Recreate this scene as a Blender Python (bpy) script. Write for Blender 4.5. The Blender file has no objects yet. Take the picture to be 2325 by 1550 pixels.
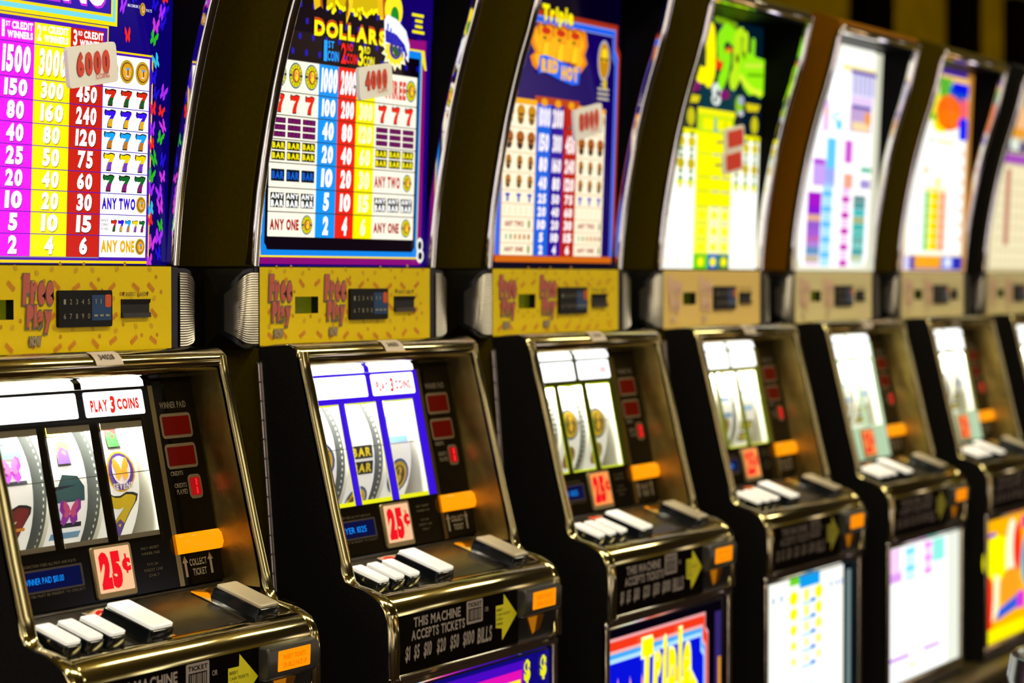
import bpy, math, random
from mathutils import Vector
random.seed(7)
SC = bpy.context.scene
COL = SC.collection

# ------------------------------------------------------------------ camera, world, lights, exposure
PITCH_X = 0.66          # spacing of the machines
ZC = 1.30               # eye height of the camera
F_PX = 5490.0
yaw, pit, roll = 1.0728, 0.0258, 0.0004
Fw = Vector((math.sin(yaw)*math.cos(pit), math.cos(yaw)*math.cos(pit), -math.sin(pit)))
Rt = Vector((math.cos(yaw), -math.sin(yaw), 0))
Up = Rt.cross(Fw)
cam_d = bpy.data.cameras.new('camera')
cam = bpy.data.objects.new('camera', cam_d); COL.objects.link(cam)
cam.location = (-2.7637, -1.907, ZC)
from mathutils import Matrix
M = Matrix((Rt, Up, -Fw)).transposed()
cam.rotation_euler = M.to_euler()
cam_d.sensor_width = 36.0
cam_d.lens = F_PX/2325*36.0
cam_d.clip_start = 0.05; cam_d.clip_end = 60
cam_d.dof.use_dof = True
cam_d.dof.focus_distance = 3.10
cam_d.dof.aperture_fstop = 4.15
SC.camera = cam

SC.view_settings.view_transform = 'Standard'
SC.view_settings.look = 'None'
SC.view_settings.gamma = 1.0
SC.view_settings.use_curve_mapping = False
SC.view_settings.exposure = 0.0

def lin(c):
    return tuple((v/12.92 if v <= .04045 else ((v+.055)/1.055)**2.4) for v in c)
def hexc(h):
    return lin(tuple(int(h[i:i+2], 16)/255 for i in (0, 2, 4)))

W = bpy.data.worlds.new('casino_air'); SC.world = W; W.use_nodes = True
nt = W.node_tree; nt.nodes.clear()
wo = nt.nodes.new('ShaderNodeOutputWorld'); bg = nt.nodes.new('ShaderNodeBackground')
tc = nt.nodes.new('ShaderNodeTexCoord'); mp = nt.nodes.new('ShaderNodeMapping')
mp.inputs['Scale'].default_value = (3.0, 3.0, 1.2)
no = nt.nodes.new('ShaderNodeTexNoise'); no.inputs['Scale'].default_value = 2.2; no.inputs['Detail'].default_value = 3
rp = nt.nodes.new('ShaderNodeValToRGB')
rp.color_ramp.elements[0].position = .38; rp.color_ramp.elements[0].color = (.045, .030, .003, 1)
rp.color_ramp.elements[1].position = .66; rp.color_ramp.elements[1].color = (.130, .088, .010, 1)
nt.links.new(tc.outputs['Generated'], mp.inputs[0]); nt.links.new(mp.outputs[0], no.inputs['Vector'])
nt.links.new(no.outputs['Fac'], rp.inputs[0]); nt.links.new(rp.outputs[0], bg.inputs[0])
bg.inputs[1].default_value = 1.0
# added bright noise patches around the horizon, standing for unseen hall lights, streak the chrome
n2 = nt.nodes.new('ShaderNodeTexNoise'); n2.inputs['Scale'].default_value = 7.5; n2.inputs['Detail'].default_value = 1
r2 = nt.nodes.new('ShaderNodeValToRGB'); r2.color_ramp.elements[0].position = .54; r2.color_ramp.elements[1].position = .62
n3 = nt.nodes.new('ShaderNodeTexNoise'); n3.inputs['Scale'].default_value = 5.0
r3 = nt.nodes.new('ShaderNodeValToRGB')
r3.color_ramp.elements[0].position = .38; r3.color_ramp.elements[0].color = (1, .62, .32, 1)
r3.color_ramp.elements[1].position = .62; r3.color_ramp.elements[1].color = (.55, .50, 1, 1)
e_ = r3.color_ramp.elements.new(.5); e_.color = (1, .95, .80, 1)
b2 = nt.nodes.new('ShaderNodeBackground'); b2.inputs[1].default_value = 3.2
sx_ = nt.nodes.new('ShaderNodeSeparateXYZ'); bd = nt.nodes.new('ShaderNodeMapRange')
ab_ = nt.nodes.new('ShaderNodeMath'); ab_.operation = 'ABSOLUTE'; ml = nt.nodes.new('ShaderNodeMath'); ml.operation = 'MULTIPLY'
bd.inputs['From Min'].default_value = .28; bd.inputs['From Max'].default_value = .50; bd.inputs['To Min'].default_value = 1; bd.inputs['To Max'].default_value = 0
mx = nt.nodes.new('ShaderNodeMixShader')
nt.links.new(tc.outputs['Generated'], n2.inputs['Vector']); nt.links.new(tc.outputs['Generated'], n3.inputs['Vector']); nt.links.new(tc.outputs['Generated'], sx_.inputs[0])
nt.links.new(n2.outputs['Fac'], r2.inputs[0]); nt.links.new(n3.outputs['Fac'], r3.inputs[0]); nt.links.new(r3.outputs[0], b2.inputs[0])
nt.links.new(sx_.outputs['Z'], ab_.inputs[0]); nt.links.new(ab_.outputs[0], bd.inputs['Value'])
nt.links.new(bd.outputs[0], ml.inputs[0]); nt.links.new(r2.outputs[0], ml.inputs[1]); nt.links.new(ml.outputs[0], mx.inputs[0])
nt.links.new(bg.outputs[0], mx.inputs[1]); nt.links.new(b2.outputs[0], mx.inputs[2]); nt.links.new(mx.outputs[0], wo.inputs[0])

# ------------------------------------------------------------------ materials
MATS = {}
def pbr(name, col, rough=.5, metal=0.0, emis=None, estr=0.0, spec=.5, coat=0.0, noise=None):
    if name in MATS: return MATS[name]
    m = bpy.data.materials.new(name); m.use_nodes = True
    b = m.node_tree.nodes['Principled BSDF']
    b.inputs['Base Color'].default_value = (*col, 1)
    b.inputs['Roughness'].default_value = rough
    b.inputs['Metallic'].default_value = metal
    b.inputs['Specular IOR Level'].default_value = spec
    b.inputs['Coat Weight'].default_value = coat
    if emis is not None:
        b.inputs['Emission Color'].default_value = (*emis, 1)
        b.inputs['Emission Strength'].default_value = estr
    if noise:   # (scale, amount, rough amount, bump)
        n = m.node_tree
        t = n.nodes.new('ShaderNodeTexCoord'); x = n.nodes.new('ShaderNodeTexNoise')
        x.inputs['Scale'].default_value = noise[0]; x.inputs['Detail'].default_value = 4
        n.links.new(t.outputs['Object'], x.inputs['Vector'])
        r = n.nodes.new('ShaderNodeValToRGB')
        r.color_ramp.elements[0].position = .3; r.color_ramp.elements[1].position = .7
        k = noise[1]
        r.color_ramp.elements[0].color = (*[c*(1-k) for c in col], 1)
        r.color_ramp.elements[1].color = (*[min(1, c*(1+k)) for c in col], 1)
        n.links.new(x.outputs['Fac'], r.inputs[0]); n.links.new(r.outputs[0], b.inputs['Base Color'])
        if noise[3]:
            bp = n.nodes.new('ShaderNodeBump'); bp.inputs['Strength'].default_value = noise[3]
            bp.inputs['Distance'].default_value = .002
            n.links.new(x.outputs['Fac'], bp.inputs['Height']); n.links.new(bp.outputs[0], b.inputs['Normal'])
    MATS[name] = m
    return m
def lit(h, s=1.0, gloss=False):
    """a backlit ink colour"""
    key = 'ink_%s_%g' % (h, s)
    if key in MATS: return MATS[key]
    c = hexc(h)
    return pbr(key, tuple(v*.05 for v in c), .12, 0, c, s, spec=.05)
def paint(h, rough=.5, spec=.4):
    return pbr('paint_%s_%g' % (h, rough), hexc(h), rough, spec=spec)

chrome = pbr('chrome', (.86, .82, .74), .07, 1.0, noise=(9, .04, 0, .04))
chrome_refl_tint = pbr('olive_reflection_chrome', (.52, .45, .22), .10, 1.0, noise=(9, .05, 0, .05))  # the room's olive reflection is put into this metal's base colour
chrome_worn = pbr('chrome_worn', (.62, .54, .42), .16, 1.0, noise=(30, .10, 0, .15))
cheek_m = pbr('polished_brass_tinted_metal', (.29, .20, .05), .36, 1.0, noise=(22, .30, 0, .9))
black_side = pbr('black_textured_laminate', (.006, .005, .004), .55, spec=.2, noise=(240, .3, 0, .2))
black_gloss = pbr('black_gloss', (.004, .004, .004), .08, spec=.5)
inner_m = pbr('satin_black_wall', (.003, .003, .003), .38, spec=.03)
black_soft = pbr('black_plastic', (.008, .008, .008), .35, spec=.4)
olive = pbr('olive_laminate', (.060, .042, .0005), .6, spec=.03, noise=(160, .12, 0, .1))
walnut = pbr('brown_laminate', (.200, .075, .0005), .6, spec=.03, noise=(160, .12, 0, .1))
deck_m = pbr('dark_brushed_metal', (.045, .034, .022), .22, .5, noise=(60, .25, 0, .1))
steel = pbr('hinge_steel', (.55, .50, .44), .25, 1.0)
white_cap = pbr('white_translucent_cap', (.90, .88, .82), .25, spec=.5, emis=(1, .97, .88), estr=.42)
black_btn = pbr('black_button_body', (.006, .008, .010), .12, spec=.6)
white_in = pbr('white_reel_housing', (.85, .83, .72), .6)
dark_reel = pbr('grey_reel_disc', (.10, .11, .11), .45)
grille_m = pbr('silver_speaker_mesh', (.24, .22, .20), .30, .8)
smoke = pbr('black_printed_glass', (.0025, .0015, .001), .10, spec=.12)

def glass_mat():
    m = bpy.data.materials.new('clear_glass'); m.use_nodes = True
    n = m.node_tree; n.nodes.clear()
    o = n.nodes.new('ShaderNodeOutputMaterial'); mx = n.nodes.new('ShaderNodeMixShader')
    t = n.nodes.new('ShaderNodeBsdfTransparent'); g = n.nodes.new('ShaderNodeBsdfGlossy')
    g.inputs['Roughness'].default_value = .02
    f = n.nodes.new('ShaderNodeFresnel'); f.inputs['IOR'].default_value = 1.3
    n.links.new(f.outputs[0], mx.inputs[0]); n.links.new(t.outputs[0], mx.inputs[1])
    n.links.new(g.outputs[0], mx.inputs[2]); n.links.new(mx.outputs[0], o.inputs[0])
    return m
clear = glass_mat()
def card_mat(name, c):
    m = bpy.data.materials.new(name); m.use_nodes = True
    n = m.node_tree; n.nodes.clear()
    o = n.nodes.new('ShaderNodeOutputMaterial'); a = n.nodes.new('ShaderNodeAddShader')
    t = n.nodes.new('ShaderNodeBsdfTranslucent'); d = n.nodes.new('ShaderNodeBsdfDiffuse')
    t.inputs[0].default_value = (.16*c[0], .16*c[1], .16*c[2], 1); d.inputs[0].default_value = (.83*c[0], .83*c[1], .83*c[2], 1)
    n.links.new(t.outputs[0], a.inputs[0]); n.links.new(d.outputs[0], a.inputs[1]); n.links.new(a.outputs[0], o.inputs[0])
    return m
card_w = card_mat('white_translucent_card', (1, 1, .99))

# ------------------------------------------------------------------ mesh builder
class MB:
    def __init__(s): s.v = []; s.f = []; s.mi = []; s.sm = []; s.mats = []
    def m(s, mat):
        if mat not in s.mats: s.mats.append(mat)
        return s.mats.index(mat)
    def add(s, vs, fs, mat, smooth=False):
        o = len(s.v); s.v += [tuple(p) for p in vs]; k = s.m(mat)
        for f in fs:
            s.f.append(tuple(i+o for i in f)); s.mi.append(k); s.sm.append(smooth)
    def box(s, a, b, mat):
        x0, y0, z0 = a; x1, y1, z1 = b
        v = [(x0,y0,z0),(x1,y0,z0),(x1,y1,z0),(x0,y1,z0),(x0,y0,z1),(x1,y0,z1),(x1,y1,z1),(x0,y1,z1)]
        s.add(v, [(0,3,2,1),(4,5,6,7),(0,1,5,4),(1,2,6,5),(2,3,7,6),(3,0,4,7)], mat)
    def prism(s, prof, x0, x1, mat, smooth=False):
        """closed yz polygon extruded along x"""
        n = len(prof)
        ar = sum(prof[i][0]*prof[(i+1) % n][1]-prof[(i+1) % n][0]*prof[i][1] for i in range(n))
        if ar < 0: prof = prof[::-1]
        v = [(x0, y, z) for y, z in prof]+[(x1, y, z) for y, z in prof]
        f = [tuple(range(n))[::-1], tuple(range(n, 2*n))]
        s.add(v, f, mat)
        s.add(v, [(i, (i+1) % n, n+(i+1) % n, n+i) for i in range(n)], mat, smooth)
    def rprism(s, prof, x0, x1, mat, r=.004):
        """extruded polygon with the long-end rims rounded over (r inset, in-plane shrink toward centroid-free normals)"""
        n = len(prof)
        ar = sum(prof[i][0]*prof[(i+1) % n][1]-prof[(i+1) % n][0]*prof[i][1] for i in range(n))
        if ar < 0: prof = prof[::-1]
        nm = []
        for i in range(n):
            a, b, c = prof[i-1], prof[i], prof[(i+1) % n]
            def un(p, q):
                d = (q[0]-p[0], q[1]-p[1]); l = math.hypot(*d) or 1; return (d[1]/l, -d[0]/l)
            n1, n2 = un(a, b), un(b, c); m_ = (n1[0]+n2[0], n1[1]+n2[1]); d = max(.35, (m_[0]*m_[0]+m_[1]*m_[1])/2)
            nm.append((m_[0]/d, m_[1]/d))
        rings = []
        st = [(0, 1), (.13, .5), (.5, .13), (1, 0)]
        for t, k in st: rings.append((x0+t*r, k*r))
        for t, k in st[::-1]: rings.append((x1-t*r, k*r))
        v = []
        for x, k in rings: v += [(x, p[0]-q[0]*k, p[1]-q[1]*k) for p, q in zip(prof, nm)]
        f = []
        for j in range(len(rings)-1):
            for i in range(n):
                a = j*n+i; b = j*n+(i+1) % n
                f.append((a, b, b+n, a+n))
        s.add(v, f, mat, True)
        s.add(v[:n], [tuple(range(n))[::-1]], mat); s.add(v[-n:], [tuple(range(n))], mat)
    def tube(s, pts, r, mat, seg=10):
        pts = [Vector(p) for p in pts]; v = []; f = []
        for i, p in enumerate(pts):
            d = (pts[min(i+1, len(pts)-1)]-pts[max(i-1, 0)]).normalized()
            a = d.orthogonal().normalized(); b = d.cross(a)
            if i and abs(a.dot(pa)) < .99:
                a = (pa-d*pa.dot(d)).normalized(); b = d.cross(a)
            pa = a
            v += [p+(a*math.cos(t)+b*math.sin(t))*r for t in [2*math.pi*k/seg for k in range(seg)]]
        for i in range(len(pts)-1):
            for k in range(seg):
                f.append((i*seg+k, i*seg+(k+1) % seg, (i+1)*seg+(k+1) % seg, (i+1)*seg+k))
        f.append(tuple(range(seg))[::-1]); f.append(tuple(range((len(pts)-1)*seg, len(pts)*seg)))
        s.add(v, f, mat, True)
    def mesh(s, name):
        me = bpy.data.meshes.new(name); me.from_pydata(s.v, [], s.f)
        for m_ in s.mats: me.materials.append(m_)
        me.polygons.foreach_set('material_index', s.mi)
        me.polygons.foreach_set('use_smooth', s.sm)
        me.update(); me.set_sharp_from_angle(angle=math.radians(42))
        return me
    def build(s, name, parent=None):
        return place(name, s.mesh(name), parent)
def place(name, me, parent=None, bevel=None):
    o = bpy.data.objects.new(name, me); COL.objects.link(o); o.parent = parent
    if bevel:
        b = o.modifiers.new('round', 'BEVEL'); b.width = bevel; b.segments = 2; b.limit_method = 'ANGLE'
    return o
def tag(o, label=None, cat=None, group=None, kind=None):
    for k, v in (('label', label), ('category', cat), ('group', group), ('kind', kind)):
        if v: o[k] = v
    return o

# ------------------------------------------------------------------ lettering
GL = {}
_cu = bpy.data.curves.new('lettering', 'FONT'); _cu.resolution_u = 3
_ob = bpy.data.objects.new('lettering', _cu); COL.objects.link(_ob)
def glyph(ch, bold):
    k = (ch, bold)
    if k in GL: return GL[k]
    _cu.body = ch; _cu.offset = bold
    bpy.context.view_layer.update()
    me = bpy.data.meshes.new_from_object(_ob.evaluated_get(bpy.context.evaluated_depsgraph_get()))
    v = [(p.co.x, p.co.y) for p in me.vertices]; f = [tuple(p.vertices) for p in me.polygons]
    bpy.data.meshes.remove(me)
    if not v: GL[k] = ([], [], .3)
    else:
        x0 = min(p[0] for p in v); x1 = max(p[0] for p in v)
        GL[k] = ([(p[0]-x0, p[1]) for p in v], f, x1-x0)
    return GL[k]
for _c in 'ABCDEFGHIKLMNOPRSTUVWXYZ0123456789$%adelnprtFPyow':
    for _b in (0.0, .03, .055): glyph(_c, _b)
def layout(txt, bold=.03, gap=.09):
    vs, fs, x = [], [], 0
    for c in txt:
        if c == ' ': x += .32; continue
        if c == '¢':
            v, f, w = glyph('c', bold); base = len(vs); vs += [(p[0]+x, p[1]) for p in v]; fs += [tuple(i+base for i in q) for q in f]
            base = len(vs); m_ = x+w*.5
            vs += [(m_-.05, -.16), (m_+.05, -.16), (m_+.05, .70), (m_-.05, .70)]; fs.append((base, base+1, base+2, base+3)); x += w+gap; continue
        v, f, w = glyph(c, bold); base = len(vs)
        vs += [(p[0]+x, p[1]) for p in v]; fs += [tuple(i+base for i in q) for q in f]
        x += w+gap
    return vs, fs
SEVEN = [(.0,.80),(.06,1.0),(.22,.94),(.42,.93),(.62,1.0),(.85,.98),(1.0,.93),(.98,.80),(.80,.55),(.70,.30),(.68,.0),(.26,.0),(.30,.25),(.42,.48),(.62,.70),(.40,.66),(.16,.70),(.08,.64)]
FLY = [(.5,.42),(.40,.70),(.15,1.0),(.02,.90),(.0,.62),(.16,.45),(.10,.20),(.28,.02),(.44,.20),(.5,.34),(.56,.20),(.72,.02),(.90,.20),(.84,.45),(1.0,.62),(.98,.90),(.85,1.0),(.60,.70)]

class Art:
    """flat artwork on a plane y = a + b*z (local), drawn in (x, z) with small forward offsets per layer"""
    def __init__(s, p0, p1, base=0.0):
        (y0, z0), (y1, z1) = p0, p1
        s.b = (y1-y0)/(z1-z0); s.a = y0-s.b*z0
        l = math.hypot(1, s.b); s.n = (-1/l, s.b/l)   # forward normal (toward -y)
        s.mb = MB(); s.base = base; s.rot = None
    def P(s, x, z, lay):
        if s.rot:
            cx, cz, a = s.rot; dx, dz = x-cx, z-cz
            x = cx+dx*math.cos(a)-dz*math.sin(a); z = cz+dx*math.sin(a)+dz*math.cos(a)
        h = s.base+lay*.00035
        return (x, s.a+s.b*z+s.n[0]*h, z+s.n[1]*h)
    def poly(s, pts, mat, lay=0, faces=None):
        if faces is None:
            ar = sum(pts[i][0]*pts[(i+1) % len(pts)][1]-pts[(i+1) % len(pts)][0]*pts[i][1] for i in range(len(pts)))
            if ar < 0: pts = pts[::-1]
            faces = [tuple(range(len(pts)))]
        s.mb.add([s.P(x, z, lay) for x, z in pts], faces, mat)
    def rect(s, x0, z0, x1, z1, mat, lay=0, r=0):
        if r:
            pts = []
            for cx, cz, a0 in ((x1-r, z1-r, 0), (x0+r, z1-r, 90), (x0+r, z0+r, 180), (x1-r, z0+r, 270)):
                for k in range(5):
                    a = math.radians(a0+k*22.5); pts.append((cx+r*math.cos(a), cz+r*math.sin(a)))
        else: pts = [(x0, z0), (x1, z0), (x1, z1), (x0, z1)]
        s.poly(pts, mat, lay)
    def ell(s, cx, cz, rx, rz, mat, lay=0, n=20):
        s.poly([(cx+rx*math.cos(2*math.pi*k/n), cz+rz*math.sin(2*math.pi*k/n)) for k in range(n)], mat, lay)
    def star(s, cx, cz, rx, rz, mat, lay=0, n=16, k=.75):
        s.poly([(cx+rx*(1 if i % 2 else k)*math.cos(math.pi*i/n), cz+rz*(1 if i % 2 else k)*math.sin(math.pi*i/n)) for i in range(2*n)], mat, lay)
    def shape(s, pts, x0, z0, x1, z1, mat, lay=0):
        s.poly([(x0+p[0]*(x1-x0), z0+p[1]*(z1-z0)) for p in pts], mat, lay)
    def text(s, t, x0, z0, x1, z1, mat, lay=0, bold=.03, shear=0.0, gap=.09):
        v, f = layout(t, bold, gap)
        ax0 = min(p[0] for p in v); ax1 = max(p[0] for p in v); az0 = min(p[1] for p in v); az1 = max(p[1] for p in v)
        q = []
        for px, pz in v:
            u = (px-ax0)/(ax1-ax0); w = (pz-az0)/(az1-az0)
            q.append((x0+u*(x1-x0)+shear*w*(z1-z0), z0+w*(z1-z0)))
        s.poly(q, mat, lay, f)
    def otext(s, t, x0, z0, x1, z1, mat, omat, lay=0, o=.0012, bold=.055, shear=0.0):
        s.text(t, x0-o, z0-o, x1+o, z1+o, omat, lay, bold+.03, shear); s.text(t, x0, z0, x1, z1, mat, lay+1, .03, shear)
    def seven(s, x0, z0, x1, z1, top, bot, lay=0, edge=None):
        e = (x1-x0)*.07
        if edge: s.shape(SEVEN, x0-e, z0-e, x1+e, z1+e, edge, lay)
        s.shape(SEVEN, x0, z0, x1, z1, top, lay+1)
        low = [(.26,.0),(.68,.0),(.70,.30),(.78,.50),(.42,.48),(.30,.25)]
        if bot: s.shape(low, x0, z0, x1, z1, bot, lay+2)

# planes (local coordinates: x from the machine's left side, y into the machine, z from eye height)
GT = ((.014, .02), (0, .42))          # pay table glass of the top box
G5 = ((.0, .02), (-.018, .42))          # flush glass of the farther boxes
GR = ((-.018, -.088), (-.083, -.405)) # reel glass
YP = ((0, .02), (0, -.1))             # card reader panel
LP = ((-.2165, -.44), (-.2165, -.54)) # ticket acceptor panel
BP = ((-.2055, -.54), (-.2055, -.86)) # belly glass
DK = ((-.08, -.395), (-.2, -.437))    # button deck
WHT = 'FFFFFF'
TOPZ = .508

def frame_backing(A, col, s=1.0):
    A.rect(.016, .018, .484, TOPZ, lit(col, s), 0)

def medallion(A, cx, cz, rx, rz, lay, kind='sevens'):
    if kind == 'sevens':
        A.ell(cx, cz, rx, rz, lit('C8A02A'), lay); A.ell(cx, cz, rx*.80, rz*.80, lit('6B4A18'), lay+1)
        A.ell(cx, cz, rx*.70, rz*.70, lit('E0A020'), lay+2)
        A.poly([(cx-rx*.5, cz+rz*.30), (cx+rx*.5, cz+rz*.30), (cx, cz-rz*.1)], lit('5AA8F0'), lay+3)
        A.shape(FLY, cx-rx*.55, cz-rz*.45, cx+rx*.55, cz+rz*.35, lit('F5B43C'), lay+4)
        A.poly([(cx-rx*.25, cz-rz*.45), (cx+rx*.25, cz-rz*.45), (cx, cz-rz*.15)], lit('F7E0F0'), lay+3)
        A.rect(cx-rx*.06, cz-rz*.35, cx+rx*.06, cz+rz*.15, lit('33220A'), lay+5)
    else:
        A.ell(cx, cz, rx, rz, lit('1C6A78'), lay); A.ell(cx, cz, rx*.88, rz*.88, lit('F0E000'), lay+1)
        for i in range(12):
            a = math.radians(20+i*(140/11.)) if i < 6 else math.radians(200+(i-6)*(140/5.))
            if i < 6: a = math.radians(20+i*28)
            A.rect(cx+rx*.72*math.cos(a)-rx*.05, cz+rz*.72*math.sin(a)-rz*.09, cx+rx*.72*math.cos(a)+rx*.05, cz+rz*.72*math.sin(a)+rz*.09, lit('2A3008'), lay+2)
        A.rect(cx-rx*.95, cz-rz*.10, cx-rx*.6, cz+rz*.10, lit('20303A'), lay+2); A.rect(cx+rx*.6, cz-rz*.10, cx+rx*.95, cz+rz*.10, lit('20303A'), lay+2)
        A.ell(cx, cz, rx*.56, rz*.56, lit('202008'), lay+3); A.ell(cx, cz, rx*.48, rz*.48, lit('E86A48'), lay+4)
        A.text('$', cx-rx*.24, cz-rz*.44, cx+rx*.24, cz+rz*.44, lit('FFF000'), lay+5, .055)

NARROW = (.24, .46, .62, .76); WIDE = (.28, .56, .68, .82)
def number(A, t, xa, xb, z0, z1, mat, lay, shadow=None, fill=.62, k=.70):
    w = (xb-xa); n = len(t); tw = w*(NARROW if w > .06 else WIDE)[n-1]
    cx = (xa+xb)/2; h = (z1-z0)*k; cz = (z0+z1)/2
    if shadow: A.text(t, cx-tw/2+.0012, cz-h/2-.0012, cx+tw/2+.0012, cz+h/2-.0012, shadow, lay, .055, .06)
    A.text(t, cx-tw/2, cz-h/2, cx+tw/2, cz+h/2, mat, lay+1, .055, .06)

def art_butterflies(A):
    frame_backing(A, '12007A'); 
    A.rect(.44, .018, .484, TOPZ, lit('0A0066'), 1)
    cols = ['D83AE8', 'FF2A1A', '30C020', '38C8F0', 'FF2A1A', 'B030FF', '2010E0']
    R_ = random.Random(4)
    z = .03
    while z < TOPZ-.02:
        for x in (.448, .466):
            if R_.random() < .86:
                c = R_.choice(cols); w = R_.uniform(.009, .013); h = R_.uniform(.016, .024)
                xx = x+R_.uniform(-.004, .004); zz = z+R_.uniform(-.006, .006)
                A.rot = (xx, zz, R_.uniform(-.5, .5)); A.shape(FLY, xx-w/2*1.2, zz-h/2, xx+w/2*1.2, zz+h/2, lit(c, .9), 3); A.rot = None
        z += .0215
    for _ in range(16):     # loose swarm beside the title
        xx = R_.uniform(.375, .47); zz = R_.uniform(.305, .49); w = .012; h = R_.uniform(.018, .026)
        A.rot = (xx, zz, R_.uniform(-.5, .5)); A.shape(FLY, xx-w/2, zz-h/2, xx+w/2, zz+h/2, lit(R_.choice(cols+['40E8FF']), .95), 5); A.rot = None
    # pay table
    rows = [.028, .056, .083, .110, .136, .164, .191, .219, .245, .287, .314]
    xs = [.040, .137, .205, .274, .339, .437]
    A.rect(.030, .020, .4445, .2915, lit('FFD800'), 2); A.rect(.033, .0235, .4415, .289, lit('4A18B0'), 3)
    A.rect(.125, .2915, .350, .321, lit('FFD800'), 2); A.rect(.128, .2875, .347, .318, lit('5018B8'), 3)
    tops = [lit('F21CF5', 1.1), lit('FFF000', 1.1), lit('D02210', 1.0)]
    for j in range(10):
        z0, z1 = rows[j], rows[j+1]-.0010
        if j < 9:
            A.rect(xs[0], z0, xs[1]-.001, z1, lit(WHT, 1.25), 4); A.rect(xs[4]+.001, z0, xs[5]-.001, z1, lit(WHT, 1.15), 4)
        for c in range(3): A.rect(xs[1+c], z0, xs[2+c], z1, tops[c], 4)
    A.rect(xs[1], .0265, xs[4], .028, lit('8A80A0'), 4)
    vals = [('2', '4', '6'), ('5', '10', '15'), ('10', '20', '30'), ('20', '40', '60'), ('25', '50', '75'), ('40', '80', '120'), ('80', '160', '240'), ('150', '300', '450'), ('1500', '3000', '')]
    sh = [lit('7A1090'), lit('B08A00'), lit('5A0A00')]
    for j, v in enumerate(vals):
        for c in range(3):
            if v[c]: number(A, v[c], xs[1+c], xs[2+c], rows[j], rows[j+1], lit(WHT, 1.3), 5, sh[c], k=.80)
    for c, (a, b) in enumerate((('1ST', 'CREDIT'), ('2ND', 'CREDIT'), ('3RD', 'CREDIT'))):
        x0 = xs[1+c]+.004
        A.text(a[0], x0+(.003 if c == 0 else 0), .291, x0+.008, .311, lit(WHT, 1.2), 6, .03); A.text(a[1:], x0+.010, .304, x0+.018, .310, lit(WHT, 1.2), 6)
        A.text(b, x0+.021, .3015, x0+.060, .311, lit(WHT, 1.2), 6, .055); A.text('WINNERS', x0+.013, .2905, x0+.060, .2995, lit(WHT, 1.2), 6, .055)
    s7 = [None, None, None, ('146A28', '8A1A70'), ('F4DC00', '7A3AC8'), ('18A8F8', 'C87810'), ('3A10F0', 'E8B010'), ('D82810', '1A5A28')]
    for side in (0, 4):
        xa, xb = xs[side], xs[side+1]; w = (xb-xa)/3
        for j in range(3, 8):
            t, b = s7[j]
            for i in range(3):
                cx = xa+w*(i+.5); h = (rows[j+1]-rows[j])*.74; cz = (rows[j]+rows[j+1])/2-.0004
                A.seven(cx-.0105, cz-h/2, cx+.0105, cz+h/2, lit(t), lit(b), 5, lit('140A10'))
        for i in range(3): medallion(A, xa+w*(i+.5), .2665, .0148, .0152, 5)
        for nm, j, c in (('ANY TWO', 2, '3A12D0'), ('ANY ONE', 0, 'F0B400')):
            A.text(nm, xa+.004, rows[j]+.006, xa+.073, rows[j+1]-.006, lit(c), 5, .055)
            medallion(A, xa+.085, (rows[j]+rows[j+1])/2, .0102, .0108, 5)
        for i, (t, b) in enumerate((('D82810', '1A5A28'), ('3A10F0', 'E8B010'), ('18A8F8', 'C87810'), ('F4DC00', '7A3AC8'), ('146A28', '8A1A70'))):
            A.seven(xa+.024+i*.0147, .0615, xa+.035+i*.0147, .0755, lit(t), lit(b), 5, lit('140A10'))
        for i, t in enumerate(('ANY', 'COMBO', 'OF THESE')): A.text(t, xa+.003, .0735-i*.0055, xa+.018, .0765-i*.0055, lit('504040'), 5, 0)
    # title box
    A.rect(.06, .322, .366, .47, lit('FFE800'), 4); A.rect(.064, .327, .3615, .466, lit('7AE0F0'), 5)
    A.rect(.069, .333, .3555, .461, lit('FFE000'), 6); A.rect(.072, .3365, .3515, .458, lit('3018A8'), 7)
    A.text('SEVENS', .084, .341, .342, .400, lit('C02AD8', 1.1), 8, .085); A.text('SEVENS', .088, .344, .338, .398, lit(WHT, 1.4), 9, .055)
    
    A.text('MAXIMUM 2', .385, .3495, .410, .3535, lit('D8D8E8'), 8); A.text('PAYS', .424, .3465, .436, .3505, lit('D8D8E8'), 8); medallion(A, .4165, .349, .006, .0085, 8)

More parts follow.
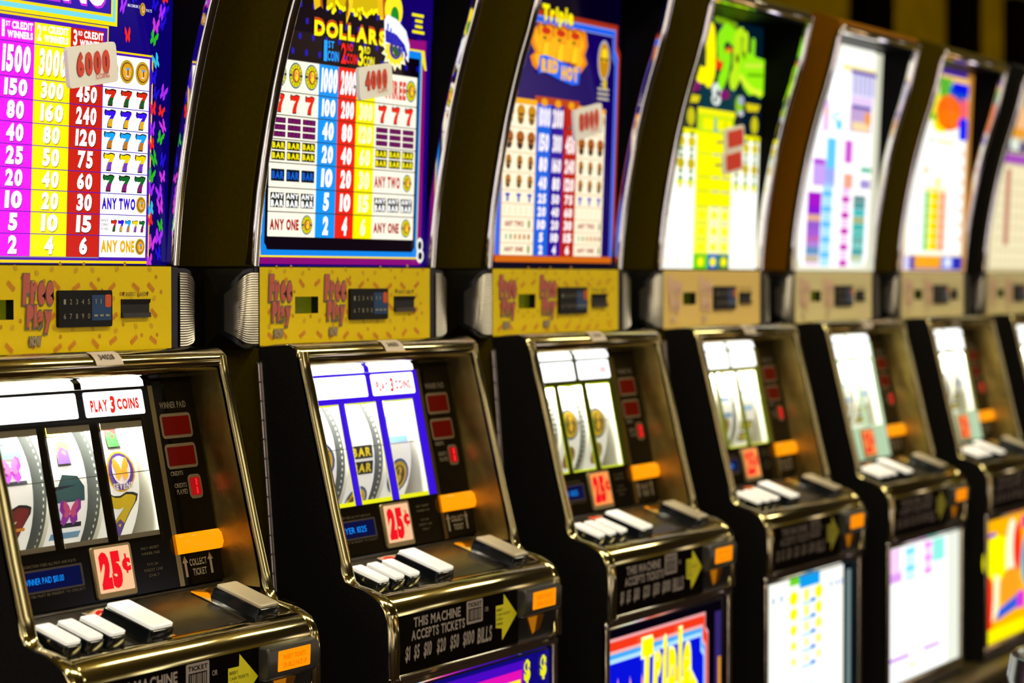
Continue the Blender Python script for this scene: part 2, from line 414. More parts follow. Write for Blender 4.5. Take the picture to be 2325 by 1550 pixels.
def art_dollars(A):
    frame_backing(A, '180070'); blk = lit('0A0210')
    A.rect(.022, .0215, .470, .368, lit('8A0A78'), 1); A.rect(.030, .031, .458, .352, lit('FFE820'), 2)
    A.rect(.0325, .0335, .4555, .349, lit('1088F0'), 3); A.rect(.040, .0415, .449, TOPZ, blk, 4)
    A.rect(.030, .352, .449, TOPZ, blk, 4)
    A.poly([(.4555, .0335), (.4555, .052), (.447, .047), (.441, .0415), (.439, .0335)], lit('1088F0'), 5)
    A.poly([(.0325, .0335), (.0325, .055), (.043, .048), (.047, .0415), (.047, .0335)], lit('1088F0'), 5)
    A.rect(.39, .368, .484, TOPZ, lit('140068'), 5)
    A.poly([(.404, .352), (.404, .345), (.4555, .345), (.4555, .335), (.464, .322), (.470, .322), (.462, .352)], lit('FFE820'), 5)
    A.rect(.404, .352, .462, .366, lit('98107A'), 6); A.rect(.404, .338, .452, .349, lit('1088F0'), 6)
    A.rect(.030, .366, .095, .378, lit('1088F0'), 6); A.rect(.030, .378, .090, .382, lit('FFE820'), 6); A.rect(.030, .382, .085, TOPZ, lit('98107A'), 6)
    for i in range(12):
        for j in range(4):
            x = .06+i*.0345+(j % 2)*.017; z = .318+j*.0225
            if x < .445: A.rect(x, z, x+.008, z+.009, lit('1A10B8', .8), 5, .003)
    # pay table
    rows = [.060, .095, .129, .164, .197, .231, .264, .310]
    xs = [.046, .167, .219, .269, .321, .442]
    A.rect(xs[0], rows[0], xs[5], rows[-1], lit('303020'), 5, .004)
    for j in range(7):
        z0, z1 = rows[j]+(.0005 if j else 0), rows[j+1]-.0008
        A.rect(xs[0], z0, xs[1], z1, lit('FFFAE6', 1.05), 6, .0012); A.rect(xs[4], z0, xs[5], z1, lit('FFFAE6', 1.05), 6, .0012)
        for c, h in enumerate(('1296F8', 'F02412', 'FFF400')): A.rect(xs[1+c], z0, xs[2+c], z1, lit(h, 1.05), 6)
    vals = [('2', '4', '6'), ('5', '10', '15'), ('10', '20', '30'), ('20', '40', '60'), ('40', '80', '120'), ('100', '200', '300'), ('1000', '2000', '')]
    for j, v in enumerate(vals):
        for c in range(3):
            if v[c]: number(A, v[c], xs[1+c], xs[2+c], rows[j], rows[j+1], lit(WHT if c < 2 else 'FFFFC0', 1.3), 7, lit(('0A5AB0', '9A1408', 'D8C800')[c]), k=.78)
    dk = lit('20241A')
    for side in (0, 4):
        xa, xb = xs[side], xs[side+1]; w = (xb-xa-.006)/3
        for i in range(3):
            x0 = xa+.003+w*i+.002; x1 = x0+w-.005
            j = 1; A.rect(x0, rows[j]+.006, x1, rows[j+1]-.007, dk, 7); A.text('ANY', x0+.001, rows[j]+.0185, x1-.001, rows[j+1]-.008, lit(WHT, 1.1), 8, .055); A.text('BAR', x0+.001, rows[j]+.007, x1-.001, rows[j]+.0165, lit(WHT, 1.1), 8, .055)
            if side == 0:
                j = 2; A.rect(x0, rows[j]+.009, x1, rows[j+1]-.009, lit('0A1420'), 7); A.text('BAR', x0+.002, rows[j]+.012, x1-.002, rows[j+1]-.012, lit('1260D8'), 8, .055)
            j = 3
            for q in (0, 1):
                za = rows[j]+.0035+q*.0145; A.rect(x0, za, x1, za+.0125, dk, 7); A.text('BAR', x0+.001, za+.002, x1-.001, za+.0105, lit('FFF000'), 8, .055)
            j = 4
            for q in (0, 1, 2):
                za = rows[j]+.003+q*.0098; A.rect(x0, za, x1, za+.0078, lit('5A0A4A'), 7); A.text('BAR', x0+.002, za+.0015, x1-.002, za+.0062, lit('7A1A68'), 8, .03)
            j = 5; cx = (x0+x1)/2; A.seven(cx-.011, rows[j]+.0045, cx+.011, rows[j+1]-.004, lit('F02410'), None, 7, lit('3A0A08'))
        A.text('ANY ONE', xa+.005, rows[0]+.009, xa+.078, rows[1]-.010, lit('B01810'), 7, .055); medallion(A, xa+.099, (rows[0]+rows[1])/2, .0140, .0140, 7, 'coin')
        if side: A.text('ANY TWO', xa+.004, rows[2]+.008, xa+.078, rows[3]-.009, lit('C02018'), 7, .055); medallion(A, xa+.099, (rows[2]+rows[3])/2, .0125, .0135, 7, 'coin')
        j = 6
        if side == 0:
            for i in range(3): medallion(A, xa+.020+i*.0405, .288, .0170, .0185, 7, 'coin')
        else:
            A.text('THREE', xa+.025, .272, xa+.088, .300, lit('E04030'), 7, .055); medallion(A, xa+.103, .287, .0150, .0165, 7, 'coin')
    # ordinals
    for i, (a, b, c, x0) in enumerate((('1', 'ST', '18A0FF', .172), ('2', 'ND', 'F01818', .223), ('3', 'RD', 'FFF000', .270))):
        m_ = lit(c, 1.1); A.text(a, x0+(.005 if i == 0 else 0), .3145, x0+.014, .3445, m_, 8, .03); A.text(b, x0+.016, .334, x0+.032, .3445, m_, 8, .03); A.text('COIN', x0+.015, .3155, x0+.045, .3305, m_, 8, .03)
    A.text('DOLLARS', .150, .3525, .345, .3755, lit('C84A10'), 8, .055); A.text('DOLLARS', .150, .3485, .345, .3715, lit('FFF000', 1.1), 9, .055)
    R_ = random.Random(3)       # heap of falling coins under the word above
    for i in range(34):
        x = .185+i*.0046; z = .386+R_.uniform(-.004, .012)+abs(i-17)*.0003
        A.rect(x-.0028, z, x+.0028, TOPZ-R_.uniform(.0, .05), lit('D8B800'), 6); A.ell(x, z, .0042, .0035, lit('FFF000', 1.1), 7, 10)
    A.poly([(.235, .372), (.250, .400), (.256, .44), (.246, .47), (.222, .49), (.226, .45), (.232, .41)], lit('FFD020', 1.1), 8)
    A.poly([(.236, .380), (.240, .400), (.236, .42), (.230, .40)], lit('8A5A08'), 9)
    A.poly([(.118, TOPZ), (.138, TOPZ), (.165, .392), (.150, .385)], lit('F0C010'), 8); A.poly([(.138, TOPZ), (.146, TOPZ), (.172, .388), (.165, .392)], lit('B85A10'), 8)
    A.poly([(.322, .395), (.338, .388), (.318, TOPZ), (.298, TOPZ)], lit('F0C010'), 8); A.poly([(.338, .388), (.346, .392), (.326, TOPZ), (.318, TOPZ)], lit('B85A10'), 8)
    # rosette
    A.star(.372, .345, .040, .031, lit('FFF8D0', 1.1), 11, 14, .74); A.star(.372, .347, .033, .026, lit('F8E020', 1.1), 12, 14, .8)
    A.ell(.372, .347, .018, .015, lit('4A28A0'), 13); A.text('$', .364, .336, .380, .358, lit('FFE820'), 14, .055)
    A.ell(.365, .405, .026, .026, lit('FFE820', 1.1), 10); A.ell(.368, .395, .012, .016, lit('10902A'), 11)
    A.poly([(.338, .352), (.336, .388), (.345, .397), (.372, .392), (.400, .377), (.411, .356), (.409, .330), (.400, .336), (.380, .358)], lit('F0F4FF', 1.1), 15)
    A.poly([(.341, .356), (.339, .374), (.372, .369), (.396, .356), (.405, .342), (.403, .338), (.385, .352), (.372, .352)], lit('1010B0'), 16)
    A.poly([(.358, .350), (.372, .352), (.384, .343), (.372, .333)], lit('186018'), 16)
    for k in range(7): A.poly([(.344+k*.0088, .384-k*.0062), (.348+k*.0088, .383-k*.0062), (.3455+k*.0090, .366-k*.0062), (.3425+k*.0090, .367-k*.0062)], lit('2028C0'), 17)
    for i, (a, b) in enumerate(((.420, .455), (.430, .452), (.430, .452), (.422, .458))):
        A.rect(a, .402-i*.0085, b, .4065-i*.0085, lit('FFF000'), 8, .001)
    A.ell(.457, .052, .010, .012, lit('F4F4E8'), 17); A.ell(.457, .052, .0055, .0065, lit('101008'), 18); A.ell(.459, .036, .011, .011, lit('F4F4E8'), 17); A.ell(.459, .036, .006, .006, lit('101030'), 18)

def flame_title(A, x0, z0, x1, z1, L=6, s=1.0, word=True):
    """three burning sevens over a blue ribbon"""
    def X(u): return x0+u*(x1-x0)
    def Z(w): return z0+w*(z1-z0)
    fl = [(.02,.30),(.10,.40),(.04,.52),(.0,.70),(.06,.95),(.10,.86),(.16,1.0),(.24,.93),(.36,1.0),(.46,.93),(.56,1.02),(.66,.92),(.78,1.0),(.86,.86),(.90,1.0),(.97,.92),(1.0,.70),(.95,.50),(1.0,.34),(.90,.16),(.84,.06),(.80,.30),(.20,.30),(.14,.06),(.06,.14)]
    A.shape(fl, x0, z0, x1, z1, lit('F08A10', s), L)
    A.shape([(.5+(p[0]-.5)*.86, .5+(p[1]-.5)*.88) for p in fl], x0, z0, x1, z1, lit('FFB818', s), L+1)
    for i in range(3):
        a = X(.14+i*.25); b = X(.38+i*.25)
        A.seven(a, Z(.30), b, Z(.95), lit('FFA818', s), lit('FFD020', s), L+2, lit('B04808', s))
        A.ell((a+b)/2, Z(.84), (b-a)*.32, (z1-z0)*.07, lit('D03010', s), L+5)
        A.ell((a+b)/2-(b-a)*.1, Z(.70), (b-a)*.12, (z1-z0)*.03, lit('5A4A10', s), L+5, 10)
    A.poly([(X(.16), Z(.34)), (X(.26), Z(.37)), (X(.5), Z(.30)), (X(.74), Z(.22)), (X(.86), Z(.24)), (X(.84), Z(-.10)), (X(.72), Z(-.13)), (X(.5), Z(-.06)), (X(.26), Z(.04)), (X(.14), Z(.0))], lit('1468F8', s), L+6)
    A.text('RED', X(.19), Z(.04), X(.47), Z(.30), lit('FFC010', s), L+7, .085); A.text('HOT', X(.53), Z(-.06), X(.82), Z(.22), lit('FFC010', s), L+7, .085)

def art_flames(A):
    frame_backing(A, '04001A')
    for k, (c, i) in enumerate((('A83018', 0), ('8898E8', .010), ('1060F0', .013), ('8090E0', .022), ('120060', .025))):
        t = .452-i*.9; b = .030+(.010 if k else 0)
        x1 = .484-i*.9
        A.poly([(.030+i, b), (x1-.01*(k == 0), b), (x1, b+.06), (x1, t-.05), (x1-.012, t-.035), (x1-.012, t), (.030+i, t)], lit(c), 1+k)
    A.rect(.040, .0285, .470, .0385, lit('D86A10'), 6)
    rows = [.0395, .060, .081, .103, .125, .147, .177, .210, .251, .295]
    xs = [.055, .170, .221, .268, .319, .428]
    A.rect(.163, .0395, .327, .3075, lit('B8401A'), 6)
    for side in (0, 4):
        xa, xb = xs[side], xs[side+1]
        A.rect(xa, rows[0], xb, rows[-1]+.002, lit('E0A070'), 7); A.rect(xa, rows[-1]-.004, xb, rows[-1]+.005, lit('FFB010'), 8, .003)
        for j in range(9): A.rect(xa+.001, rows[j]+.0006, xb-.001, rows[j+1]-.0006-(.004 if j == 8 else 0), lit('FFF2D2', 1.08), 8)
        w = (xb-xa)/3
        for i in range(3):
            cx = xa+w*(i+.5)
            for j, c, c2 in ((8, 'C88A08', '7A5208'), (7, 'A85A18', '3A2418'), (6, 'B0701A', '4A2A10'), (5, 'B87A30', '5A3A10'), (4, '2030C0', '2030C0')):
                z0, z1 = rows[j], rows[j+1]; h = z1-z0; rr = w*.40 if j != 4 else w*.16
                if j == 4: A.rect(cx-w*.20, z1-h*.42, cx+w*.20, z1-h*.22, lit(c), 10); A.rect(cx-w*.09, z0+h*.16, cx+w*.09, z1-h*.22, lit(c), 10)
                else:
                    A.ell(cx, z0+h*.62, rr*(.95 if j > 6 else .6), h*.26, lit(c), 10, 12); A.ell(cx, z0+h*.36, rr*(.7 if j > 6 else .5), h*.24, lit(c2), 9, 12)
                    A.rect(cx-rr*.6, z0+h*.46, cx+rr*.6, z0+h*.54, lit('3A2008'), 11)
            A.rect(cx-w*.3, rows[3]+.004, cx-w*.22, rows[4]-.004, lit('E8D8B8'), 10); A.rect(cx+w*.2, rows[3]+.004, cx+w*.28, rows[4]-.004, lit('E8D8B8'), 10)
        for j, t in ((2, 'ANY TWO'), (0, 'ANY ONE')):
            A.text(t, xa+.012, rows[j]+.006, xa+.078, rows[j+1]-.006, lit('A83A20'), 10, .055); A.ell(xa+.097, (rows[j]+rows[j+1])/2, .004, .008, lit('808020'), 10, 10)
        for i in range(6): A.ell(xa+.018+i*.0158, (rows[1]+rows[2])/2, .004, .0055, lit(('A8C8A0', '88A878', 'C88830', 'C87828', 'B87020', 'A85818')[i]), 10, 10)
    for c, h in enumerate(('1464E0', '2A0C98', 'B81C10')): A.rect(xs[1+c], rows[0], xs[2+c], rows[-1], lit(h), 8)
    vals = [('2', '4', '6'), ('5', '10', '15'), ('10', '20', '30'), ('20', '40', '60'), ('25', '50', '75'), ('40', '80', '120'), ('80', '160', '240'), ('150', '300', '450'), ('1000', '2000', '')]
    for j, v in enumerate(vals):
        for c in range(3):
            if v[c]: number(A, v[c], xs[1+c], xs[2+c], rows[j], rows[j+1], lit('FFF4F4', 1.2), 9, k=.76)
    for c in range(3): A.ell(xs[1]+.025+c*.05, .298, .012, .007, lit('F0A010'), 9, 12)
    flame_title(A, .135, .345, .350, .432, 8)
    A.text('Triple', .168, .425, .285, .462, lit('C89000'), 20, .085); A.text('Triple', .170, .427, .283, .462, lit('FFF000', 1.1), 21, .055)
    for xc in (.415, .075):
        A.ell(xc, .385, .024, .036, lit('B8B8C8'), 8); A.ell(xc, .385, .020, .032, lit('C88A10'), 9); A.ell(xc, .395, .012, .012, lit('FFD820'), 10); A.rect(xc-.014, .386, xc+.014, .389, lit('201808'), 11)
        for i in range(5): A.rect(xc-.022+(.012 if i < 2 else 0), .350-i*.0085, xc+.022-(.012 if i < 2 else 0), .354-i*.0085, lit('C8C0A8'), 9)
        A.rect(xc-.002, .336, xc+.012, .352, lit('E0C020'), 10)

def strokes(A, pts, r, mat, lay):
    """a fat brush stroke through the points"""
    for (xa, za), (xb, zb) in zip(pts[:-1], pts[1:]):
        l = math.hypot(xb-xa, zb-za) or 1; nx, nz = -(zb-za)/l*r, (xb-xa)/l*r
        A.poly([(xa+nx, za+nz), (xb+nx, zb+nz), (xb-nx, zb-nz), (xa-nx, za-nz)], mat, lay)
    for k, (x, z) in enumerate(pts): A.ell(x, z, r, r, mat, lay+.2+k*.1, 12)

def art_green(A):
    frame_backing(A, '020608'); s = 1.2
    A.rect(.05, .29, .484, TOPZ, lit('021C2C', .8), 1); A.rect(.18, .325, .36, .375, lit('023844', .9), 2)
    rows = [.020, .047, .078, .109, .140, .171, .198, .243, .290]
    xs = [.030, .172, .240, .290, .345, .482]
    A.rect(xs[0], .020, xs[5], .2, lit('FFFFF2', s), 2)
    for side in (0, 4):
        xa, xb = xs[side], xs[side+1]; A.rect(xa, .020, xb, .284, lit('FFFFF0', s), 2); A.rect(xa, .276, xb, .288, lit('F4F000', 1.05), 3, .004)
        w = (xb-xa)/3
        for i in range(3):
            cx = xa+w*(i+.5)
            for j, c, q in ((7, 'D8C800', .018), (6, 'C8B400', .018), (5, 'E8F040', .010)):
                z = (rows[j]+rows[j+1])/2-(.004 if j == 7 else 0)
                A.ell(cx, z, w*.38, q*.62, lit(c, 1), 4, 12)
                A.ell(cx, z+q*.85, w*.20, .0045, lit('208020', 1), 5, 8); A.ell(cx, z-q*.85, w*.20, .0045, lit('308818' if j > 5 else 'F0D0B0', 1), 5, 8)
            A.rect(cx-.003, .026, cx+.003, .042, lit('E0C8B0', 1), 4); A.rect(cx-.002, .12, cx+.002, .13, lit('F0C8C0', 1), 4)
    A.rect(xs[1], .020, xs[2], .284, lit('FAF640', 1.12), 3); A.rect(xs[2], .020, xs[3], .284, lit('FBFAB0', 1.25), 3); A.rect(xs[3], .020, xs[4], .284, lit('FBF890', 1.2), 3)
    A.rect(xs[1], .140, xs[4], .284, lit('FAF400', 1.08), 4)
    A.rect(xs[1], .020, xs[2], .050, lit('70D800'), 5); A.rect(xs[2], .020, xs[3], .050, lit('1A68C0'), 5); A.rect(xs[3], .020, xs[4], .050, lit('4A8838'), 5)
    for j in range(8):
        for c in range(3):
            A.ell((xs[1+c]+xs[2+c])/2, (rows[j]+rows[j+1])/2, .015, .009, lit('FFF400', 1.1), 6, 12)
            A.rect(xs[1+c]+.006, rows[j+1]-.0015, xs[2+c]-.006, rows[j+1]+.0010, lit('A8D030' if c == 0 else '7090C8'), 7)
    A.rect(.170, .284, .345, .330, lit('C8E810'), 6); A.rect(.170, .318, .350, .330, lit('F4F010', 1.05), 7); A.rect(.252, .286, .258, .314, lit('4088C8'), 7)
    A.rect(.195, .289, .245, .312, lit('F6F400', 1.05), 7); A.rect(.265, .289, .335, .312, lit('F6F400', 1.05), 7); A.rect(.300, .292, .304, .31, lit('88A010'), 8)
    A.ell(.255, .368, .022, .014, lit('E8F0E8'), 6); A.ell(.255, .350, .022, .012, lit('E8F0E8'), 6); A.ell(.262, .362, .009, .007, lit('103038'), 7); A.ell(.250, .349, .008, .005, lit('103038'), 7)
    for x in (.125, .420): A.poly([(x-.02, .352), (x+.055, .352), (x+.045, .338), (x-.01, .336)], lit('E0D010'), 6)
    for x in (.140, .450): A.ell(x, .310, .018, .018, lit('D0C818'), 6); A.ell(x, .296, .006, .006, lit('B0A810'), 6)
    A.ell(.370, .345, .020, .020, lit('90C818'), 6); A.ell(.378, .356, .014, .009, lit('A8B0D0'), 7); A.ell(.378, .330, .014, .006, lit('C8C8D8'), 7)
    # big brush-stroke title
    mg = lit('8A1070', .9)
    A.ell(.150, .372, .03, .014, mg, 5); A.ell(.285, .362, .035, .010, mg, 5); A.ell(.29, .49, .02, .008, mg, 5)
    Y = lit('FFF000', 1.15); G_ = lit('8CE810', 1.1); YG = lit('B8E818', 1.1)
    strokes(A, [(.215, .475), (.222, .44), (.222, .405), (.214, .392)], .023, Y, 8)
    strokes(A, [(.150, .440), (.150, .408), (.172, .392), (.195, .392)], .016, Y, 8)
    A.poly([(.240, .425), (.310, .458), (.320, .445), (.330, .455), (.255, .408)], lit('F07818', 1.05), 9); A.ell(.262, .417, .018, .010, lit('E83810'), 10)
    strokes(A, [(.330, .475), (.290, .485), (.262, .465), (.268, .440)], .017, G_, 11); strokes(A, [(.300, .432), (.290, .405), (.272, .385)], .016, G_, 11)
    strokes(A, [(.345, .485), (.365, .490)], .010, YG, 12); strokes(A, [(.345, .470), (.345, .405), (.330, .392)], .020, YG, 12); strokes(A, [(.385, .480), (.382, .430)], .014, YG, 12)
    strokes(A, [(.425, .475), (.424, .445)], .009, G_, 12)
    A.poly([(.365, .445), (.400, .452), (.445, .446), (.486, .444), (.488, .375), (.470, .366), (.440, .372), (.410, .368), (.385, .380), (.355, .405)], lit('98EC10', 1.1), 13)
    strokes(A, [(.365, .402), (.395, .388), (.430, .378), (.470, .376)], .006, lit('D8F030', 1.1), 14); A.ell(.345, .436, .008, .009, lit('203808'), 15); A.ell(.378, .446, .006, .008, lit('304008'), 15)
    strokes(A, [(.385, .425), (.475, .432)], .004, lit('C8E838', 1.1), 15); strokes(A, [(.40, .408), (.475, .412)], .003, lit('60B008', 1.0), 15)
    strokes(A, [(.24, .505), (.34, .500)], .006, lit('80B010', .9), 6)

def art_white(A):
    frame_backing(A, 'F2F0D0', .95); s = 1.2
    A.rect(.020, .026, .440, TOPZ+.006, lit('FFFFFF', s), 1, .035); A.rect(.452, .018, .484, TOPZ, lit('E8E8D0', .85), 1)
    A.rect(.200, .480, .440, TOPZ+.004, lit('FFFFF4', 1.2), 2, .02); A.ell(.215, .435, .014, .022, lit('FFFF60', 1.1), 3); A.rect(.235, .455, .440, .470, lit('FFF0A8', 1.05), 2)
    A.ell(.225, .400, .055, .055, lit('FFFFFF', 1.8), 3); A.ell(.225, .345, .03, .016, lit('FFF6C8', 1.1), 3)
    A.rect(.290, .405, .440, .455, lit('DCD8F8', 1.05), 4); A.rect(.285, .452, .444, .461, lit('6040B0'), 5)
    for i in range(5): A.rect(.300+i*.028, .408, .308+i*.028, .450, lit('9898D0'), 5)
    A.rect(.290, .386, .430, .404, lit('E4C8F4', 1.1), 4)
    A.rect(.290, .325, .424, .385, lit('C8A8D8'), 3); A.rect(.300, .377, .420, .385, lit('5038A8'), 4); A.ell(.400, .358, .020, .016, lit('F8A030'), 5); A.rect(.305, .328, .415, .348, lit('F4D8A0', 1.1), 4)
    A.ell(.215, .352, .032, .014, lit('58C8F4', 1.1), 3); A.ell(.225, .335, .018, .012, lit('60D0F8', 1.1), 4)
    A.rect(.130, .318, .165, .385, lit('E8C0F0', 1.1), 3); A.rect(.135, .352, .155, .368, lit('F8C0B0', 1.1), 4); A.ell(.12, .43, .015, .012, lit('F0C0F8', 1.1), 3)
    A.rect(.160, .240, .215, .305, lit('60C8F4', 1.1), 3); A.rect(.268, .255, .315, .305, lit('D058D0', 1.05), 3)
    A.rect(.085, .200, .160, .256, lit('C8A0F0', 1.1), 3); A.rect(.085, .246, .150, .258, lit('B048D8', 1.05), 4); A.rect(.155, .200, .215, .240, lit('98A8F0', 1.1), 3)
    A.rect(.268, .200, .325, .232, lit('F0A890', 1.05), 3); A.rect(.372, .238, .440, .250, lit('58C0A0'), 3); A.rect(.372, .202, .435, .222, lit('A898D8'), 3)
    z = .186
    for a, b, h in (('A808C8', '608C88', .014), ('A800D0', '489898', .016), ('9000D8', '40C0C0', .018), ('E8B090', 'A8B070', .014), ('9858D0', '38B8B0', .018), ('A858D8', '40C0B8', .014), ('C060B8', '50A8A0', .012), ('B080D8', '70C8C0', .012), ('5890C0', '30A0A0', .016), ('E8D8F8', 'C8F0E8', .014), ('F0D8F0', 'E0F0E0', .010)):
        A.rect(.062, z-h, .142, z, lit(a, 1), 3); A.rect(.335, z-h*.95, .412, z, lit(b, 1), 3); z -= h
    A.rect(.060, .036, .140, .050, lit('B0A040', 1), 3); A.rect(.330, .040, .405, .052, lit('B8B050', 1), 3)
    for i in range(11): A.rect(.146, .028+i*.0165, .205, .0435+i*.0165, lit('60C0F4' if i % 2 else 'A8E0FF', 1.1), 3)
    for i in range(10): A.rect(.262, .028+i*.0175, .312, .0425+i*.0175, lit('C020B0' if i % 2 == 0 else 'F4C8F4', 1.1), 3)

def art_party(A):
    frame_backing(A, 'C08030', 1.0); s = 1.2
    A.poly([(.020, .020), (.452, .020), (.452, .478), (.430, .500), (.020, .500)], lit('FFE8B8', 1.15), 1); A.rect(.030, .060, .440, .38, lit('FFFFF8', s), 2)
    A.rect(.290-.06, .495, .430, TOPZ+.006, lit('4A2898'), 3); A.rect(.20, .462, .450, .494, lit('FFC860', 1.1), 3, .01); A.rect(.30, .470, .42, .482, lit('FFE0A0', 1.15), 4)
    A.rect(.221, .432, .320, .488, lit('58B830'), 4); A.rect(.300, .420, .440, .474, lit('1458C8'), 5, .01); A.rect(.320, .455, .444, .482, lit('0818E8'), 6, .004)
    A.rect(.165, .378, .235, .448, lit('F8F040', 1.1), 4, .01); A.ell(.30, .405, .100, .044, lit('FF6A08', 1.05), 7); A.rect(.225, .372, .390, .410, lit('FF7808', 1.05), 7)
    A.rect(.385, .395, .442, .445, lit('F86070', 1.05), 8, .01); A.ell(.240, .372, .06, .018, lit('F8E810', 1.1), 6); A.rect(.17, .380, .20, .398, lit('40C820'), 8)
    A.rect(.355, .372, .400, .388, lit('F85050', 1.05), 8); A.rect(.376, .342, .442, .398, lit('0820F4', 1.05), 9, .012); A.rect(.165, .330, .20, .337, lit('80E090'), 4); A.rect(.22, .330, .35, .336, lit('F8C860'), 4)
    for c, (a, b) in zip(('40C840', 'F8EC00', 'FFC400', 'F07830'), ((.150, .178), (.182, .222), (.222, .262), (.270, .305))):
        for i in range(6): A.rect(a, .068+i*.024, b, .091+i*.024, lit(c, 1.1), 4)
        A.rect(a, .212, b, .222, lit('FCE890', 1.1), 4)
    A.ell(.24, .235, .018, .012, lit('F8E840', 1.1), 4); A.ell(.15, .26, .012, .012, lit('F8B060', 1.1), 4)
    A.rect(.020, .022, .452, .056, lit('3020A8', 1), 4); A.rect(.020, .022, .06, .056, lit('E0D8FF', 1), 5); A.rect(.095, .026, .290, .056, lit('F8A810', 1.05), 5); A.rect(.300, .026, .375, .054, lit('A8B8F8', 1.1), 5); A.rect(.330, .032, .36, .050, lit('F0F4FF', 1.2), 6); A.rect(.380, .026, .44, .056, lit('1828C0'), 6)
    for j in range(7):
        A.ell(.42, .10+j*.035, .02, .009, lit('F8D0C8', 1.15), 3, 10); A.ell(.36, .11+j*.035, .016, .008, lit('FCE8E0', 1.2), 3, 10)

def art_beige(A):
    frame_backing(A, 'D8C898', .9)
    A.rect(.03, .03, .46, .30, lit('F8ECC0', 1.0), 1)
    for i in range(9): A.rect(.05+i*.043, .04, .053+i*.043, .30, lit('E0C8A0', .9), 2)
    A.rect(.135, .09, .175, .29, lit('C87868', .9), 3); A.rect(.04, .305, .46, .33, lit('B050C8', .9), 2); A.rect(.06, .335, .30, .365, lit('4A2878', .9), 2)
    A.rect(.16, .34, .24, .37, lit('E8F0E0'), 3); A.rect(.04, .375, .30, .42, lit('F0A030'), 2); A.rect(.2, .40, .40, .46, lit('F8C088'), 3)
    for j in range(8): A.rect(.05, .045+j*.03, .45, .047+j*.03, lit('D0B890', .9), 4)

def art_mint(A):
    art_white(A)

ARTS = [art_butterflies, art_dollars, art_flames, art_green, art_white, art_party, art_beige]

# --------------------------------------------------------------- belly glass artwork
def belly_backing(A, c, s=1.0): A.rect(.016, -.848, .484, -.562, lit(c, s), 0)
def belly_sevens(A):
    belly_backing(A, '2A10A0')
def belly_dollars(A):
    belly_backing(A, '10087A')
    A.rect(.03, -.848, .402, -.568, lit('4A08C0', 1), 1); A.rect(.05, -.848, .396, -.581, lit('E010B0', 1.05), 2); A.rect(.065, -.848, .390, -.595, lit('F8E820', 1.1), 3); A.rect(.075, -.848, .385, -.602, lit('10A8F0', 1.05), 4)
    for x in (.410, .462): A.text('$', x-.010, -.605, x+.010, -.568, lit('F0F010'), 5, .055)
def belly_flames(A):
    belly_backing(A, '04020C')
    for k, (c, i) in enumerate((('F0A0A0', .0), ('F03818', .006), ('F0B0B0', .022), ('40A8F8', .028), ('B0E0FF', .036), ('0410D8', .044))):
        x1 = .412-i*.55; t = -.575-i*.9
        A.poly([(.018, -.848), (x1, -.848), (x1, t-.035), (x1-.012, t-.025), (x1-.012, t), (.018, t)], lit(c, 1.05), 1+k)
    A.rect(.44, -.84, .466, -.58, lit('3A2A78', .8), 2); A.rect(.452, -.84, .464, -.66, lit('F0A010', .9), 3)
    R_ = random.Random(5)
    for i in range(7):
        x = .05+i*.045; A.poly([(x-.01, -.70), (x, -.62-R_.uniform(0, .03)), (x+.006, -.66), (x+.014, -.70)], lit('F0A080', 1), 8)
    fl = [(.05, -.848), (.045, -.72), (.08, -.69), (.11, -.71), (.15, -.68), (.19, -.70), (.24, -.665), (.28, -.68), (.33, -.66), (.36, -.69), (.365, -.75), (.37, -.848)]
    A.poly(fl, lit('FFFFC0', 1.2), 9); A.poly([(x, z-.006 if z > -.84 else z) for x, z in fl], lit('FFF000', 1.15), 10)
    for i in range(3): A.poly([(.085+i*.085, -.848), (.090+i*.085, -.74), (.115+i*.085, -.715), (.150+i*.085, -.73), (.155+i*.085, -.848)], lit('F84810', 1.1), 11)
    A.rot = (.2, -.66, .0)
    A.text('Triple', .128, -.725, .330, -.585, lit('FFFFB0', 1.2), 12, .10, .05); A.text('Triple', .132, -.720, .326, -.590, lit('FFF000', 1.15), 13, .065, .05)
    A.rot = None
def belly_dots(A):
    belly_backing(A, '021018')
    A.rect(.020, -.848, .412, -.562, lit('FFFFF4', 1.12), 1)
    A.rect(.432, -.84, .452, -.575, lit('88A0A0', .8), 2)
    A.rect(.13, -.576, .18, -.562, lit('70D820'), 2); A.rect(.18, -.585, .285, -.562, lit('10A0F0'), 2)
    for j in range(5):
        z = -.600-j*.030
        for x, r in ((.150, .019), (.215, .010), (.278, .017)):
            k = (1-j*.13); A.ell(x, z, r*k*1.15, .0135*k, lit('FFFF00', 1.1), 3, 14)
        A.rect(.19, z-.017, .26, z-.014, lit('30C8F8', 1), 3); A.rect(.235, z-.016, .262, z-.009, lit('1890F0', 1), 4)
    for x in (.045, .085, .34, .37, .395): A.rect(x, -.600, x+.010, -.588, lit('90B0E8', 1), 3)
    for j in range(5): A.ell(.238, -.775-j*.012, .006, .005, lit('60E8F8'), 4, 8)
    A.rect(.02, -.848, .412, -.812, lit('F8F040', 1.1), 4); A.rect(.27, -.848, .412, -.818, lit('1060D8', 1), 5); A.ell(.30, -.835, .03, .014, lit('E8F8C0', 1.2), 6)
